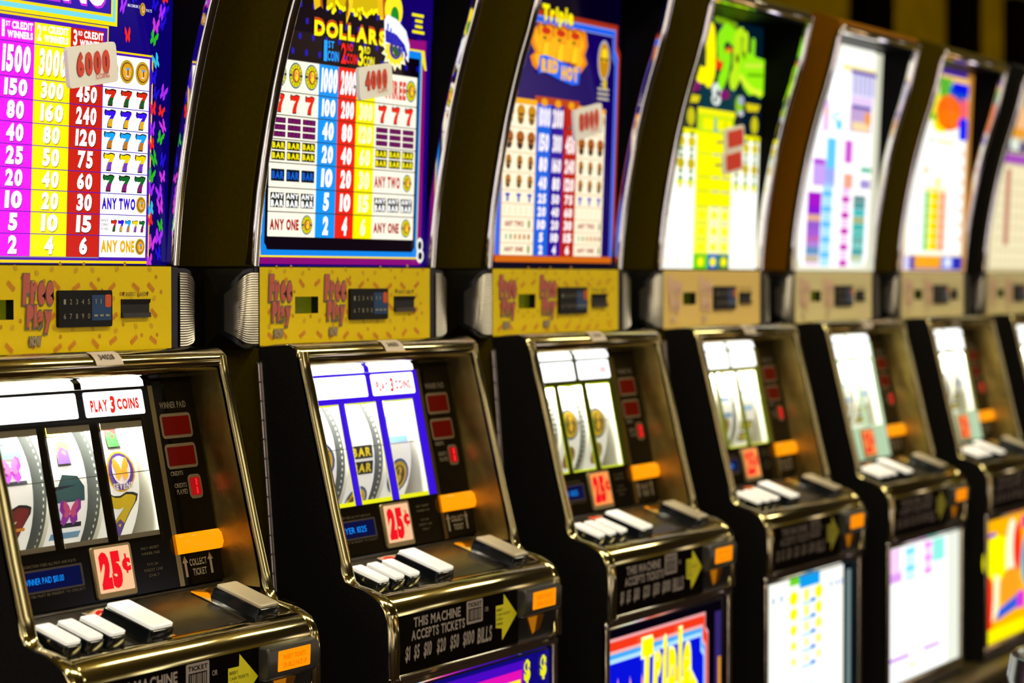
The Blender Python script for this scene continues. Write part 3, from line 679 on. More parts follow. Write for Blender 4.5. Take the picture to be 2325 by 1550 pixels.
def belly_white(A):
    belly_backing(A, 'F4F8E8', 1.0)
    A.rect(.018, -.846, .40, -.564, lit('FFFFFF', 1.25), 1)
    A.rect(.02, -.625, .09, -.564, lit('F8C8F0', 1.2), 2); A.rect(.02, -.635, .10, -.615, lit('E0A0F0', 1.1), 3)
    for i in range(4): A.rect(.125, -.585-i*.018, .185, -.569-i*.018, lit('80E0F8' if i % 2 == 0 else 'C8F4FF', 1.1), 2)
    for i in range(5): A.rect(.245, -.580-i*.014, .295, -.568-i*.014, lit('F080F0' if i % 2 == 0 else 'FFD0FF', 1.1), 2)
    A.rect(.30, -.615, .38, -.566, lit('90F0E0', 1.1), 2)
    A.rot = (.1, -.8, 0); A.rect(.03, -.800, .15, -.793, lit('B860F0', 1.1), 3); A.rot = None
    A.rect(.24, -.800, .35, -.793, lit('B870F0', 1.1), 3); A.ell(.17, -.82, .015, .006, lit('F8F080'), 3, 10)
def belly_party(A):
    belly_backing(A, 'FFB000', 1.1)
    A.rect(.02, -.848, .484, -.562, lit('FFB400', 1.1), 1); A.rect(.02, -.60, .09, -.592, lit('4A10D8'), 4)
    A.ell(.10, -.655, .11, .055, lit('FFF800', 1.15), 2); A.ell(.22, -.66, .05, .09, lit('FFF4D0', 1.2), 3); A.ell(.26, -.64, .035, .06, lit('F83010', 1.1), 4)
    A.poly([(.016, -.848), (.016, -.68), (.06, -.70), (.075, -.76), (.05, -.848)], lit('F82A08', 1.1), 4); A.poly([(.06, -.80), (.08, -.69), (.12, -.70), (.11, -.78)], lit('FFF0C0', 1.2), 5)
    A.ell(.20, -.73, .08, .045, lit('F8A020', 1.1), 5); A.poly([(.09, -.80), (.11, -.775), (.26, -.755), (.26, -.785)], lit('3060E0', 1), 6); A.rect(.26, -.79, .32, -.75, lit('E030E0'), 6)
    A.rect(.016, -.848, .484, -.815, lit('FFF000', 1.1), 7); A.rect(.29, -.60, .44, -.57, lit('E82090'), 5); A.ell(.36, -.68, .07, .07, lit('30B8D8'), 5)
BELLY = [belly_sevens, belly_dollars, belly_flames, belly_dots, belly_white, belly_party, belly_sevens]

# reel glass: surround, window rim, reel light, how busy
REELG = [('100C06', 'B8A878'), ('3A10E0', 'F0F020'), ('303008', 'E0F028'), ('586018', 'F4F450'), ('D0F0C0', 'F0FFD8'), ('787840', 'F8F8D8'), ('787840', 'F8F8D8')]

# ------------------------------------------------------------------ shared meshes
CACHE = {}
def cached(key, fn):
    if key not in CACHE: CACHE[key] = fn()
    return CACHE[key]

TW = [(.002, .018), (-.0030, .075), (-.0085, .12), (-.0160, .165), (-.0255, .215), (-.0365, .265), (-.0480, .31), (-.0610, .355), (-.0760, .40), (-.0900, .45), (-.1020, .50), (-.1085, .526)]
W_ = .50

def trim_mesh(x0, x1):
    mb = MB()
    back = [(y+.016, z) for y, z in TW]
    back[-1] = (back[-1][0], back[-1][1]-.012)
    mb.rprism(TW+back[::-1], x0, x1, chrome, .0045)
    return mb.mesh('chrome_trim')
def topbar_mesh():
    mb = MB()
    mb.rprism([(-.1075, .513), (-.1100, .520), (-.1080, .529), (-.098, .533), (-.080, .533), (-.078, .518), (-.092, .512)], .012, .488, chrome, .003)
    return mb.mesh('chrome_top_bar')
def shell_mesh(mat):
    """sides, roof and back of the top box"""
    mb = MB()
    ins = [(y+.0035, z) for y, z in TW]
    side = ins+[(-.098, .540), (-.05, .556), (.02, .568), (.34, .568), (.36, .55), (.36, .018)]
    mb.prism(side, .0015, .010, mat); mb.prism(side, .490, .4985, mat)
    roof = [(-.104, .531), (-.098, .540), (-.05, .556), (.02, .568), (.34, .568), (.34, .560), (.02, .560), (-.05, .548), (-.092, .534)]
    mb.prism(roof, .010, .490, mat)
    mb.box((.010, .35, .02), (.490, .36, .56), mat)
    return mb.mesh('box_shell')
def cheeks_mesh():
    """black inner walls between the glass and the curved frame"""
    mb = MB()
    for x0, x1 in ((.0102, .016), (.484, .4898)):
        mb.prism([(y+.012, z) for y, z in TW]+[(.012, .512), (.022, .018)], x0, x1, inner_m)
    mb.prism([(-.092, .511), (.0, .509), (.0, .513), (-.092, .517)], .016, .484, inner_m)
    mb.box((.016, .0152, .0), (.484, .03, .0178), black_gloss)
    return mb.mesh('inner_wall')

def body_mesh(mat):
    mb = MB()
    mb.prism([(-.010, -.100), (-.004, -.096), (.40, -.096), (.40, -.885), (-.060, -.885), (-.036, -.45)], .0015, .012, mat)
    mb.prism([(-.010, -.100), (-.004, -.096), (.40, -.096), (.40, -.885), (-.060, -.885), (-.036, -.45)], .488, .4985, mat)
    mb.box((.012, .39, -.885), (.488, .40, -.096), mat); mb.box((.012, .012, -.104), (.488, .39, -.096), mat)
    mb.box((.012, -.05, -.885), (.488, .39, -.875), mat)
    return mb.mesh('lower_body')
FR = [(-.0745, -.100), (-.0765, -.112), (-.0790, -.125), (-.0855, -.148), (-.0930, -.181), (-.1100, -.250), (-.1260, -.318), (-.1423, -.380), (-.1475, -.400), (-.1528, -.4105), (-.1626, -.4150), (-.1829, -.4205), (-.1962, -.4275), (-.2070, -.4350), (-.2145, -.4460), (-.2185, -.4580), (-.2208, -.478), (-.2213, -.500), (-.2203, -.540)]
def side_panel_mesh(side):
    """black door side, from the hinge line to the chrome edge"""
    mb = MB()
    hinge = [(-.040, -.885), (-.040, -.54), (-.0340, -.43), (-.0238, -.3137), (-.0090, -.120), (-.0060, -.094)]
    front = [(-.0557, -.0905), (-.068, -.0965)]+[(y+.006, z) for y, z in FR]+[(-.205, -.545), (-.205, -.885)]
    a, b = (-.0008, .0075) if side < 0 else (.4925, .5008)
    mb.prism(front+hinge, a, b, black_side)
    return mb.mesh('side_panel')
def door_frame_mesh(side):
    mb = MB()
    back = [(y+.0095, z+.0025) for y, z in FR[:8]]+[(-.135, -.408), (-.140, -.432), (-.150, -.440), (-.180, -.447), (-.190, -.460), (-.195, -.50), (-.195, -.54)]
    a, b = (.0, .025) if side < 0 else (.4800, .500)
    mb.rprism(FR+back[::-1], a, b, chrome_refl_tint, .0055)
    return mb.mesh('door_frame')
def hood_mesh():
    mb = MB()
    mb.rprism([(-.004, -.0935), (-.030, -.0895), (-.0557, -.0885), (-.066, -.0925), (-.0725, -.0985), (-.0752, -.1055), (-.0740, -.1130), (-.068, -.1185), (-.058, -.1215), (-.045, -.1195), (-.020, -.1120), (-.004, -.1080)], .0, .500, chrome_refl_tint, .006)
    return mb.mesh('hood_bar')
def cheek_lower_mesh(side):
    mb = MB()
    pr = [(y+.008, z) for y, z in FR[:9]]+[(-.078, -.398), (-.015, -.100)]
    mb.prism(pr, *((.0250, .0310) if side < 0 else (.4820, .4860)), cheek_m)
    return mb.mesh('side_reflector')
def lip_mesh():
    mb = MB()
    mb.rprism([(-.180, -.4285), (-.1870, -.4270), (-.1962, -.4285), (-.2070, -.4360), (-.2142, -.4470), (-.2165, -.4560), (-.2050, -.4565), (-.195, -.4480)], .0225, .4805, chrome_refl_tint, .002)
    mb.rprism([(-.2175, -.5365), (-.2205, -.5385), (-.2205, -.5425), (-.205, -.5425), (-.205, -.5365)], .0225, .4775, chrome, .001)
    return mb.mesh('lip_bar')
def deck_mesh():
    mb = MB()
    mb.prism([(-.075, -.3945), (-.185, -.4310), (-.190, -.4360), (-.075, -.402)], .025, .4805, deck_m)
    return mb.mesh('deck_plate')
def on_deck(x, t, h):
    (y0, z0), (y1, z1) = DK; y = y0+(y1-y0)*t; z = z0+(z1-z0)*t
    return (x, y-.33*h, z+.944*h)
def button_mesh(w, l, h0, h1, mat, r=.003, taper=0.0):
    """rounded block lying on the sloping deck, centred on the origin; runs down the slope"""
    mb = MB(); n = Vector((0, -.33, .944)); d = Vector((0, -.944, -.33))
    pts = []
    for sx, sy in ((1, 1), (-1, 1), (-1, -1), (1, -1)):
        for k in range(4):
            a = math.radians({(1, 1): 0, (-1, 1): 90, (-1, -1): 180, (1, -1): 270}[(sx, sy)]+k*30)
            pts.append((sx*(w/2-r)+r*math.cos(a), sy*(l/2-r)+r*math.sin(a)))
    N = len(pts); rings = [(1+taper, h0), (1.0, h1-.0015), (1-.0015/w*2, h1-.0004), (1-.004/w*2, h1)]
    v = []
    for k, h in rings: v += [Vector((1, 0, 0))*p[0]*k+d*p[1]*(1-(1-k)*w/l)+n*h for p in pts]
    f = []
    for j in range(3):
        for i in range(N): a = j*N+i; b = j*N+(i+1) % N; f.append((a, a+N, b+N, b))
    mb.add(v, f, mat, True); mb.add(v[-N:], [tuple(range(N))[::-1]], mat); mb.add(v[:N], [tuple(range(N))], mat)
    return mb.mesh('button')

EAR = [(.0085, .0), (-.010, .0), (-.022, .0004), (-.0275, .0018), (-.0315, .0050), (-.0335, .0090), (-.0345, .016), (-.0348, .025), (-.0343, .034), (-.0315, .042)]
def ear_lim(k, g=0.0):
    u = k/(len(EAR)-1); e = max(0, u-.12)/.88
    return .0085+g-.040*e**1.3, -.0905-g+.026*e**1.3
def ear_mesh(side, mat):
    """bulging black speaker pod; side -1 = left, 1 = right"""
    mb = MB(); v = []; f = []; n = len(EAR); R = 6
    for j in range(R+1):
        for k, (x, y) in enumerate(EAR):
            a, b = ear_lim(k, .006); z = a+(b-a)*j/R
            v.append((x if side < 0 else W_-x, y+.003, z))
    for j in range(R):
        for i in range(n-1):
            a, b, c, d = j*n+i, j*n+i+1, (j+1)*n+i+1, (j+1)*n+i
            f.append((a, b, c, d) if side > 0 else (a, d, c, b))
    o = len(v)
    for k, (x, y) in enumerate(EAR): v.append((x*.4 if side < 0 else W_-x*.4, .075, .014))
    for k, (x, y) in enumerate(EAR): v.append((x*.4 if side < 0 else W_-x*.4, .075, -.096))
    for i in range(n-1):
        f.append((i, o+i, o+i+1, i+1)); f.append((R*n+i, R*n+i+1, o+n+i+1, o+n+i))
    f.append((n-1, o+n-1, o+2*n-1, (R+1)*n-1)+tuple(j*n+n-1 for j in range(R-1, 0, -1)))
    mb.add(v, f, mat, True)
    return mb.mesh('speaker_pod')
def grille_mesh(side, mat):
    """silver mesh skin over the pod, ribbed"""
    mb = MB(); v = []; f = []; N = 60; K = EAR if side < 0 else EAR[:7]; n = len(K)
    for j in range(N+1):
        rib = .0009 if j % 2 else 0
        for k, (x, y) in enumerate(K):
            a, b = ear_lim(k if side < 0 else min(k*1.4, len(EAR)-1), 0); z = a+(b-a)*j/N
            xx = x if k else .0065
            v.append((xx-rib*.3 if side < 0 else W_-xx+rib*.3, y-.0012-rib, z))
    for j in range(N):
        for i in range(n-1):
            a, b, c, d = j*n+i, j*n+i+1, (j+1)*n+i+1, (j+1)*n+i
            f.append((a, b, c, d) if side > 0 else (a, d, c, b))
    mb.add(v, f, mat, False)
    return mb.mesh('speaker_grille')

def hinge_mesh():
    mb = MB()
    p0 = Vector((-.0035, -.0078, -.116)); p1 = Vector((-.0035, -.0329, -.432)); n = 12
    for i in range(n):
        a = p0.lerp(p1, (i+.03)/n); b = p0.lerp(p1, (i+.94)/n)
        mb.tube([a, b], .0030, steel, 10)
        c = p0.lerp(p1, i/n); mb.tube([c, c+Vector((0, 0, .0012))], .0034, steel, 8)
    mb.prism([(-.0130, -.112), (-.0060, -.112), (-.0300, -.436), (-.0370, -.436)], -.0016, -.0006, steel)
    return mb.mesh('piano_hinge')

RC_Y, RC_Z, RR = .096, -.268, .134
REELX = [(.079, .149), (.181, .252), (.285, .356)]
def reel_mesh(idx, seed):
    mb = MB(); x0, x1 = REELX[idx]; N = 60
    v = []; f = []
    for k in range(N):
        a = 2*math.pi*k/N
        for x in (x0, x1): v.append((x, RC_Y-RR*math.cos(a), RC_Z+RR*math.sin(a)))
    for k in range(N): a, b = 2*k, 2*((k+1) % N); f.append((a, a+1, b+1, b))
    mb.add(v, f, strip_m, True)
    # side discs with a pale toothed rim
    for x, s_ in ((x0, -1), (x1, 1)):
        ring = [(x, RC_Y-RR*math.cos(2*math.pi*k/N), RC_Z+RR*math.sin(2*math.pi*k/N)) for k in range(N)]
        ring2 = [(x, RC_Y-RR*.955*math.cos(2*math.pi*k/N), RC_Z+RR*.955*math.sin(2*math.pi*k/N)) for k in range(N)]
        mb.add(ring+ring2, [((k, (k+1) % N, N+(k+1) % N, N+k) if s_ > 0 else (N+k, N+(k+1) % N, (k+1) % N, k)) for k in range(N)], white_in)
        mb.add(ring2, [tuple(range(N)) if s_ > 0 else tuple(range(N))[::-1]], dark_reel)
        if s_ < 0:
            for k in range(90):
                a = 2*math.pi*k/90; c, s2 = math.cos(a), math.sin(a); c3, s3 = math.cos(a+.03), math.sin(a+.03)
                q = [(x-.0006, RC_Y-RR*r_*cc, RC_Z+RR*r_*ss) for r_, cc, ss in ((.93, c, s2), (.915, c, s2), (.915, c3, s3), (.93, c3, s3))]
                mb.add(q, [(0, 1, 2, 3)], white_in)
    # symbols lying on the strip
    def P(u, t, lay):   # u 0..1 across, t = height on the strip around (metres along the arc from the middle)
        a = t/RR; r_ = RR+.0006+lay*.0003
        return (x0+(x1-x0)*u, RC_Y-r_*math.cos(a), RC_Z+r_*math.sin(a))
    def shp(pts, u0, t0, u1, t1, mat, lay, faces=None):
        q = [P(u0+p[0]*(u1-u0), t0+p[1]*(t1-t0), lay) for p in pts]
        mb.add(q, faces or [tuple(range(len(pts)))], mat)
    SQ = [(0, 0), (1, 0), (1, 1), (0, 1)]
    CI = [(.5+.5*math.cos(2*math.pi*k/18), .5+.5*math.sin(2*math.pi*k/18)) for k in range(18)]
    def word(t, u0, t0, u1, t1, mat, lay):
        v, fc = layout(t, .055); a1 = max(p[0] for p in v); b0 = min(p[1] for p in v); b1 = max(p[1] for p in v)
        shp([(p[0]/a1, (p[1]-b0)/(b1-b0)) for p in v], u0, t0, u1, t1, mat, lay, fc)
    def sym(kind, c):
        if kind == 'yellow7':
            shp(SEVEN[::-1], .06, c-.030, .94, c+.030, paint('181818'), 1); shp(SEVEN[::-1], .12, c-.027, .88, c+.027, paint('F0D000'), 2)
            shp([(.26,.0),(.68,.0),(.70,.30),(.5,.42),(.30,.25)], .12, c-.027, .88, c+.027, paint('5A38A0'), 3)
        elif kind == 'red7':
            shp(SEVEN[::-1], .06, c-.030, .94, c+.030, paint('181818'), 1); shp(SEVEN[::-1], .12, c-.027, .88, c+.027, paint('7A1418'), 2)
            shp([(.26,.0),(.68,.0),(.70,.30),(.5,.42),(.30,.25)], .12, c-.027, .88, c+.027, paint('286030'), 3); shp(SQ, .2, c-.002, .8, c+.002, paint('F0A030'), 4)
        elif kind == 'badge':
            shp(CI, .10, c-.026, .90, c+.026, paint('E8B820'), 1); shp(CI, .15, c-.0235, .85, c+.0235, paint('5A3AA8'), 2); shp(CI, .24, c-.016, .76, c+.020, paint('F8F0FF'), 3)
            shp(FLY, .28, c-.012, .72, c+.018, paint('F8A828'), 4); word('SEVENS', .22, c-.0225, .78, c-.014, paint('F8F8FF'), 5)
        elif kind == 'fly':
            shp(SQ, .12, c-.032, .88, c+.020, paint('101830'), 1); shp([(0,.3),(.3,1),(.8,.9),(1,.5),(1,0),(0,0)], .10, c-.0, .9, c+.034, paint('285058'), 2)
            shp(FLY, .22, c-.030, .80, c+.004, paint('A030C0'), 3); shp(FLY, .30, c-.020, .72, c+.002, paint('D05090'), 4)
        elif kind == 'bar':
            for q in (0, 1):
                z0 = c-.022+q*.023; shp(SQ, .08, z0, .92, z0+.019, paint('182028'), 1); word('BAR', .14, z0+.003, .86, z0+.016, paint('F8E000'), 2)
        elif kind == 'coin':
            shp(CI, .08, c-.027, .92, c+.027, paint('30509A'), 1); shp(CI, .16, c-.023, .84, c+.023, paint('E8C000'), 2); shp(CI, .26, c-.017, .74, c+.017, paint('38280A'), 3); word('$', .38, c-.015, .62, c+.015, paint('F8C820'), 4)
        elif kind == 'blue':
            shp(SQ, .1, c-.02, .9, c+.02, paint('78A8E0'), 1)
        elif kind == 'fruit':
            shp(CI, .2, c-.02, .8, c+.02, paint('A07028'), 1); shp(CI, .35, c-.008, .65, c+.015, paint('5A3A30'), 2)
    for kind, c in seed: sym(kind, c)
    return mb.mesh('reel')
strip_m = pbr('white_reel_strip', (.85, .85, .82), .4, emis=(1, 1, .94), estr=.34)
REELS = [
    [[('fly', .055), ('red7', -.030)], [('fly', -.004), ('blue', -.062), ('yellow7', .07)], [('badge', .026), ('yellow7', -.030), ('red7', .085)]],
    [[('coin', .010), ('bar', -.042)], [('bar', .006), ('coin', -.06)], [('blue', .045), ('coin', -.026)]],
    [[('fruit', .03), ('fruit', -.03)], [('coin', .022), ('fruit', -.035)], [('coin', .02), ('fruit', -.034)]],
    [[('blue', .02), ('fruit', -.03)], [('blue', .02), ('fruit', -.02)], [('bar', -.03), ('blue', .03)]],
]
def cavity_mesh():
    mb = MB(); x0, x1, y1, z0, z1 = .055, .378, .32, -.345, -.108
    def yg(z): return GR[0][0]+(GR[1][0]-GR[0][0])*(z-GR[0][1])/(GR[1][1]-GR[0][1])+.004
    v = [(x0, yg(z0), z0), (x1, yg(z0), z0), (x1, y1, z0), (x0, y1, z0), (x0, yg(z1), z1), (x1, yg(z1), z1), (x1, y1, z1), (x0, y1, z1)]
    mb.add(v, [(0, 1, 2, 3), (4, 7, 6, 5), (1, 5, 6, 2), (2, 6, 7, 3), (3, 7, 4, 0)], white_in)
    return mb.mesh('reel_housing')

def reel_glass(i, root):
    bgc, rim = REELG[i]
    A = Art(*GR); sur = lit(bgc, 1.0 if i else .6) if i else smoke
    rm = lit(rim, 1.0 if i else .25)
    if i == 0: rm = pbr('grey_window_rim', (.16, .13, .08), .5)
    x0, x1 = .031, .395
    wx = [(.069, .155), (.173, .256), (.277, .361)]; zb, zt = -.3235, -.1795
    # surround around the three windows
    dk = smoke
    A.rect(x0, zt, x1, -.137, sur, 0)
    cur = x0
    for a, b in wx: A.rect(cur, zb, a, zt, sur, 0); cur = b
    A.rect(cur, zb, x1-.010 if i else x1-.010, zt, sur, 0)
    A.rect(x1-.010, -.392, x1, -.137, chrome_worn if False else pbr('divider_gold', (.35, .27, .12), .15, 1.0), 1)
    A.rect(x0, -.392, x1-.010, zb, dk if i < 4 else lit('C8E8C0', .8), 0)
    if i in (1, 2): pass
    for a, b in wx:      # window rims
        t = .0028
        A.rect(a, zt-.008 if i == 0 else zt-t, b, zt, rm, 1); A.rect(a, zb, b, zb+(.006 if i < 2 else t), rm, 1)
        if i: A.rect(b-t, zb, b, zt, rm, 1); A.rect(a, zb, a+t*.6, zt, rm, 1)
        A.rect(a, -.2435, b, -.2425, paint('30301C'), 2)
    # lit glass above the windows
    wl = lit('FFFFFF', 2.2)
    A.rect(x0+.02, -.1715, .2385, -.1405, wl, 2, .003); A.rect(.2525, -.1715, .3725, -.1405, wl, 2, .003)
    if i < 3:
        m_ = lit('F03020', 1.0)
        A.text('PLAY', .264, -.1655, .298, -.1505, m_, 3, .055); A.text('3', .302, -.1680, .312, -.1465, m_, 3, .055, .1); A.text('COINS', .317, -.1645, .361, -.1505, m_, 3, .055)
        A.text('1ST COIN', .06, -.160, .10, -.152, lit('F0C0B0', 1.6), 3, 0)
    # lower print
    if i < 4:
        g = paint('5A5038')
        A.text('MALFUNCTION VOIDS ALL PAYS AND PLAYS', .085, -.3400, .188, -.3365, g, 2, 0)
        A.text('PLAYER MUST BE PRESENT TO COLLECT', .085, -.3745, .198, -.3715, g, 2, 0)
        for k, t in enumerate(('ONLY HIGHEST', 'WINNER PAID', '', 'PAYS ON', 'CREDIT LINE', 'ONLY')):
            if t: A.text(t, .318-(.002 if len(t) > 8 else -.006), -.3395-k*.0068, .352-(-.002 if len(t) > 8 else .006), -.3362-k*.0068, g, 2, 0)
    o = A.mb.build('reel_glass', root)
    # rounded glowing shoulder of the glass, above
    mb = MB(); sh = [(-.0285, -.1365), (-.0268, -.1290), (-.0205, -.1235), (-.0100, -.1215), (.004, -.1215)]
    for a, b, m_ in ((x0+.02, .2385, lit('FFFFFF', 2.0)), (.2385, .2525, sur), (.2525, .378, lit('FFFFFF', 2.0)), (.378, .395, black_gloss), (x0, x0+.02, sur)):
        v = [(x, y, z) for y, z in sh for x in (a, b)]
        mb.add(v, [(2*k, 2*k+1, 2*k+3, 2*k+2) for k in range(len(sh)-1)], m_, True)
    mb.build('glass_shoulder', root)
    # clear pane over the windows
    B = Art(*GR, base=.0016); B.rect(.062, -.328, .366, -.175, clear, 0); B.mb.build('window_pane', root)

def digit_panel(i, root):
    A = Art(*GR); A.rect(.395, -.392, .482, -.128, smoke, 0)
    g = paint('8A7E68'); rim = paint('6A5840'); red = pbr('unlit_red_led', (.025, .0005, .0), .3, spec=.05, emis=(.25, .004, .001), estr=.25)
    A.text('WINNER PAID', .404, -.1675, .4605, -.1590, g, 1, .03)
    for z0, z1 in ((-.2060, -.1740), (-.2450, -.2130)):
        A.rect(.400, z0, .4665, z1, rim, 1, .006); A.rect(.4045, z0+.0040, .4620, z1-.0040, red, 2, .001)
    A.text('CREDITS', .404, -.2535, .430, -.2480, g, 1, 0)
    A.text('CREDITS', .408, -.2690, .434, -.2635, g, 1, 0); A.text('PLAYED', .411, -.2775, .434, -.2715, g, 1, 0)
    A.rect(.4375, -.2850, .4665, -.2540, rim, 1, .007); A.rect(.4415, -.2810, .4635, -.2580, pbr('red_led_window', (.12, .0, .0), .2, emis=(.8, .0, .01), estr=.35), 2, .003)
    lg = lit('FF1828', 2.2)
    A.rect(.4535, -.2685, .4562, -.2600, lg, 3); A.rect(.4530, -.2790, .4557, -.2705, lg, 3)
    # ticket printer legend
    A.text('COLLECT', .412, -.3690, .4490, -.3600, g, 1, .03); A.text('TICKET', .4165, -.3815, .4460, -.3725, g, 1, .03)
    for x in (.403, .4575):
        A.poly([(x-.0025, -.3820), (x+.0025, -.3820), (x+.0025, -.3640), (x+.0060, -.3640), (x, -.3550), (x-.0060, -.3640), (x-.0025, -.3640)], g, 1)
    d = A.mb.build('display_panel', root)
    # orange ticket mouth
    B = Art(*GR); mb = B.mb
    (ya, za), (yb, zb) = GR
    def G(x, z, h): return B.P(x, z, h/.00035)
    om = lit('FF9A08', 1.15); v = []
    prof = [(-.3525, .0005), (-.3520, .009), (-.3450, .013), (-.3330, .012), (-.3275, .007), (-.3270, .0005)]
    xs_ = [.391, .396, .476, .4815]
    for x, k in zip(xs_, (.6, 1, 1, .5)): v += [G(x, z, h*k) for z, h in prof]
    n = len(prof); f = []
    for j in range(3):
        for q in range(n-1): f.append((j*n+q, (j+1)*n+q, (j+1)*n+q+1, j*n+q+1))
    f.append(tuple(range(n))); f.append(tuple(range(3*n, 4*n))[::-1])
    mb.add(v, f, om, False)
    o = mb.build('ticket_slot', root); o['label'] = 'glowing amber ticket outlet'

def plate(A, x0, z0, x1, z1, t, mat, r=.004):
    """a thin raised plate on the plane of A"""
    n0 = len(A.mb.v)
    pts = []
    for cx, cz, a0 in ((x1-r, z1-r, 0), (x0+r, z1-r, 90), (x0+r, z0+r, 180), (x1-r, z0+r, 270)):
        for k in range(4):
            a = math.radians(a0+k*30); pts.append((cx+r*math.cos(a), cz+r*math.sin(a)))
    N = len(pts); L = t/.00035
    v = [A.P(x, z, 0) for x, z in pts]+[A.P(x, z, L) for x, z in pts]
    A.mb.add(v, [tuple(range(N, 2*N)), tuple(range(N))[::-1]]+[(k, (k+1) % N, N+(k+1) % N, N+k) for k in range(N)], mat)
    return L

def coin_tile(i, root):
    A = Art(*GR); L = plate(A, .2165, -.3900, .2930, -.3270, .0035, pbr('tan_tile', (.24, .17, .07), .4), .004)
    A.rect(.2205, -.3835, .2890, -.3300, lit('FFC898', .95) if i < 2 else lit('FF9A50', 1.05), L+1, .002)
    r = lit('F01020', 1.0)
    A.text('25', .2260, -.3800, .2680, -.3345, r, L+2, .085 if i < 3 else .055, gap=.02); A.text('¢', .2700, -.3640, .2870, -.3400, r, L+2, .055)
    o = A.mb.build('denomination_tile', root); o['label'] = 'tile reading 25¢ in red'
def lcd_strip(i, root):
    A = Art(*GR); plate(A, .079, -.3700, .1975, -.3425, .0012, pbr('lcd_bezel', (.03, .022, .014), .4), .002)
    A.rect(.083, -.3675, .1935, -.3450, pbr('blue_display', (.001, .002, .02), .2, spec=.03, emis=(.0, .004, .09), estr=.4), 4)
    A.text('WINNER PAID $10.00' if i == 0 else 'PLAYER 1025', .087, -.3610, .160 if i == 0 else .170, -.3525, lit('1090FF', 1.15), 5, .0)
    A.mb.build('message_display', root)

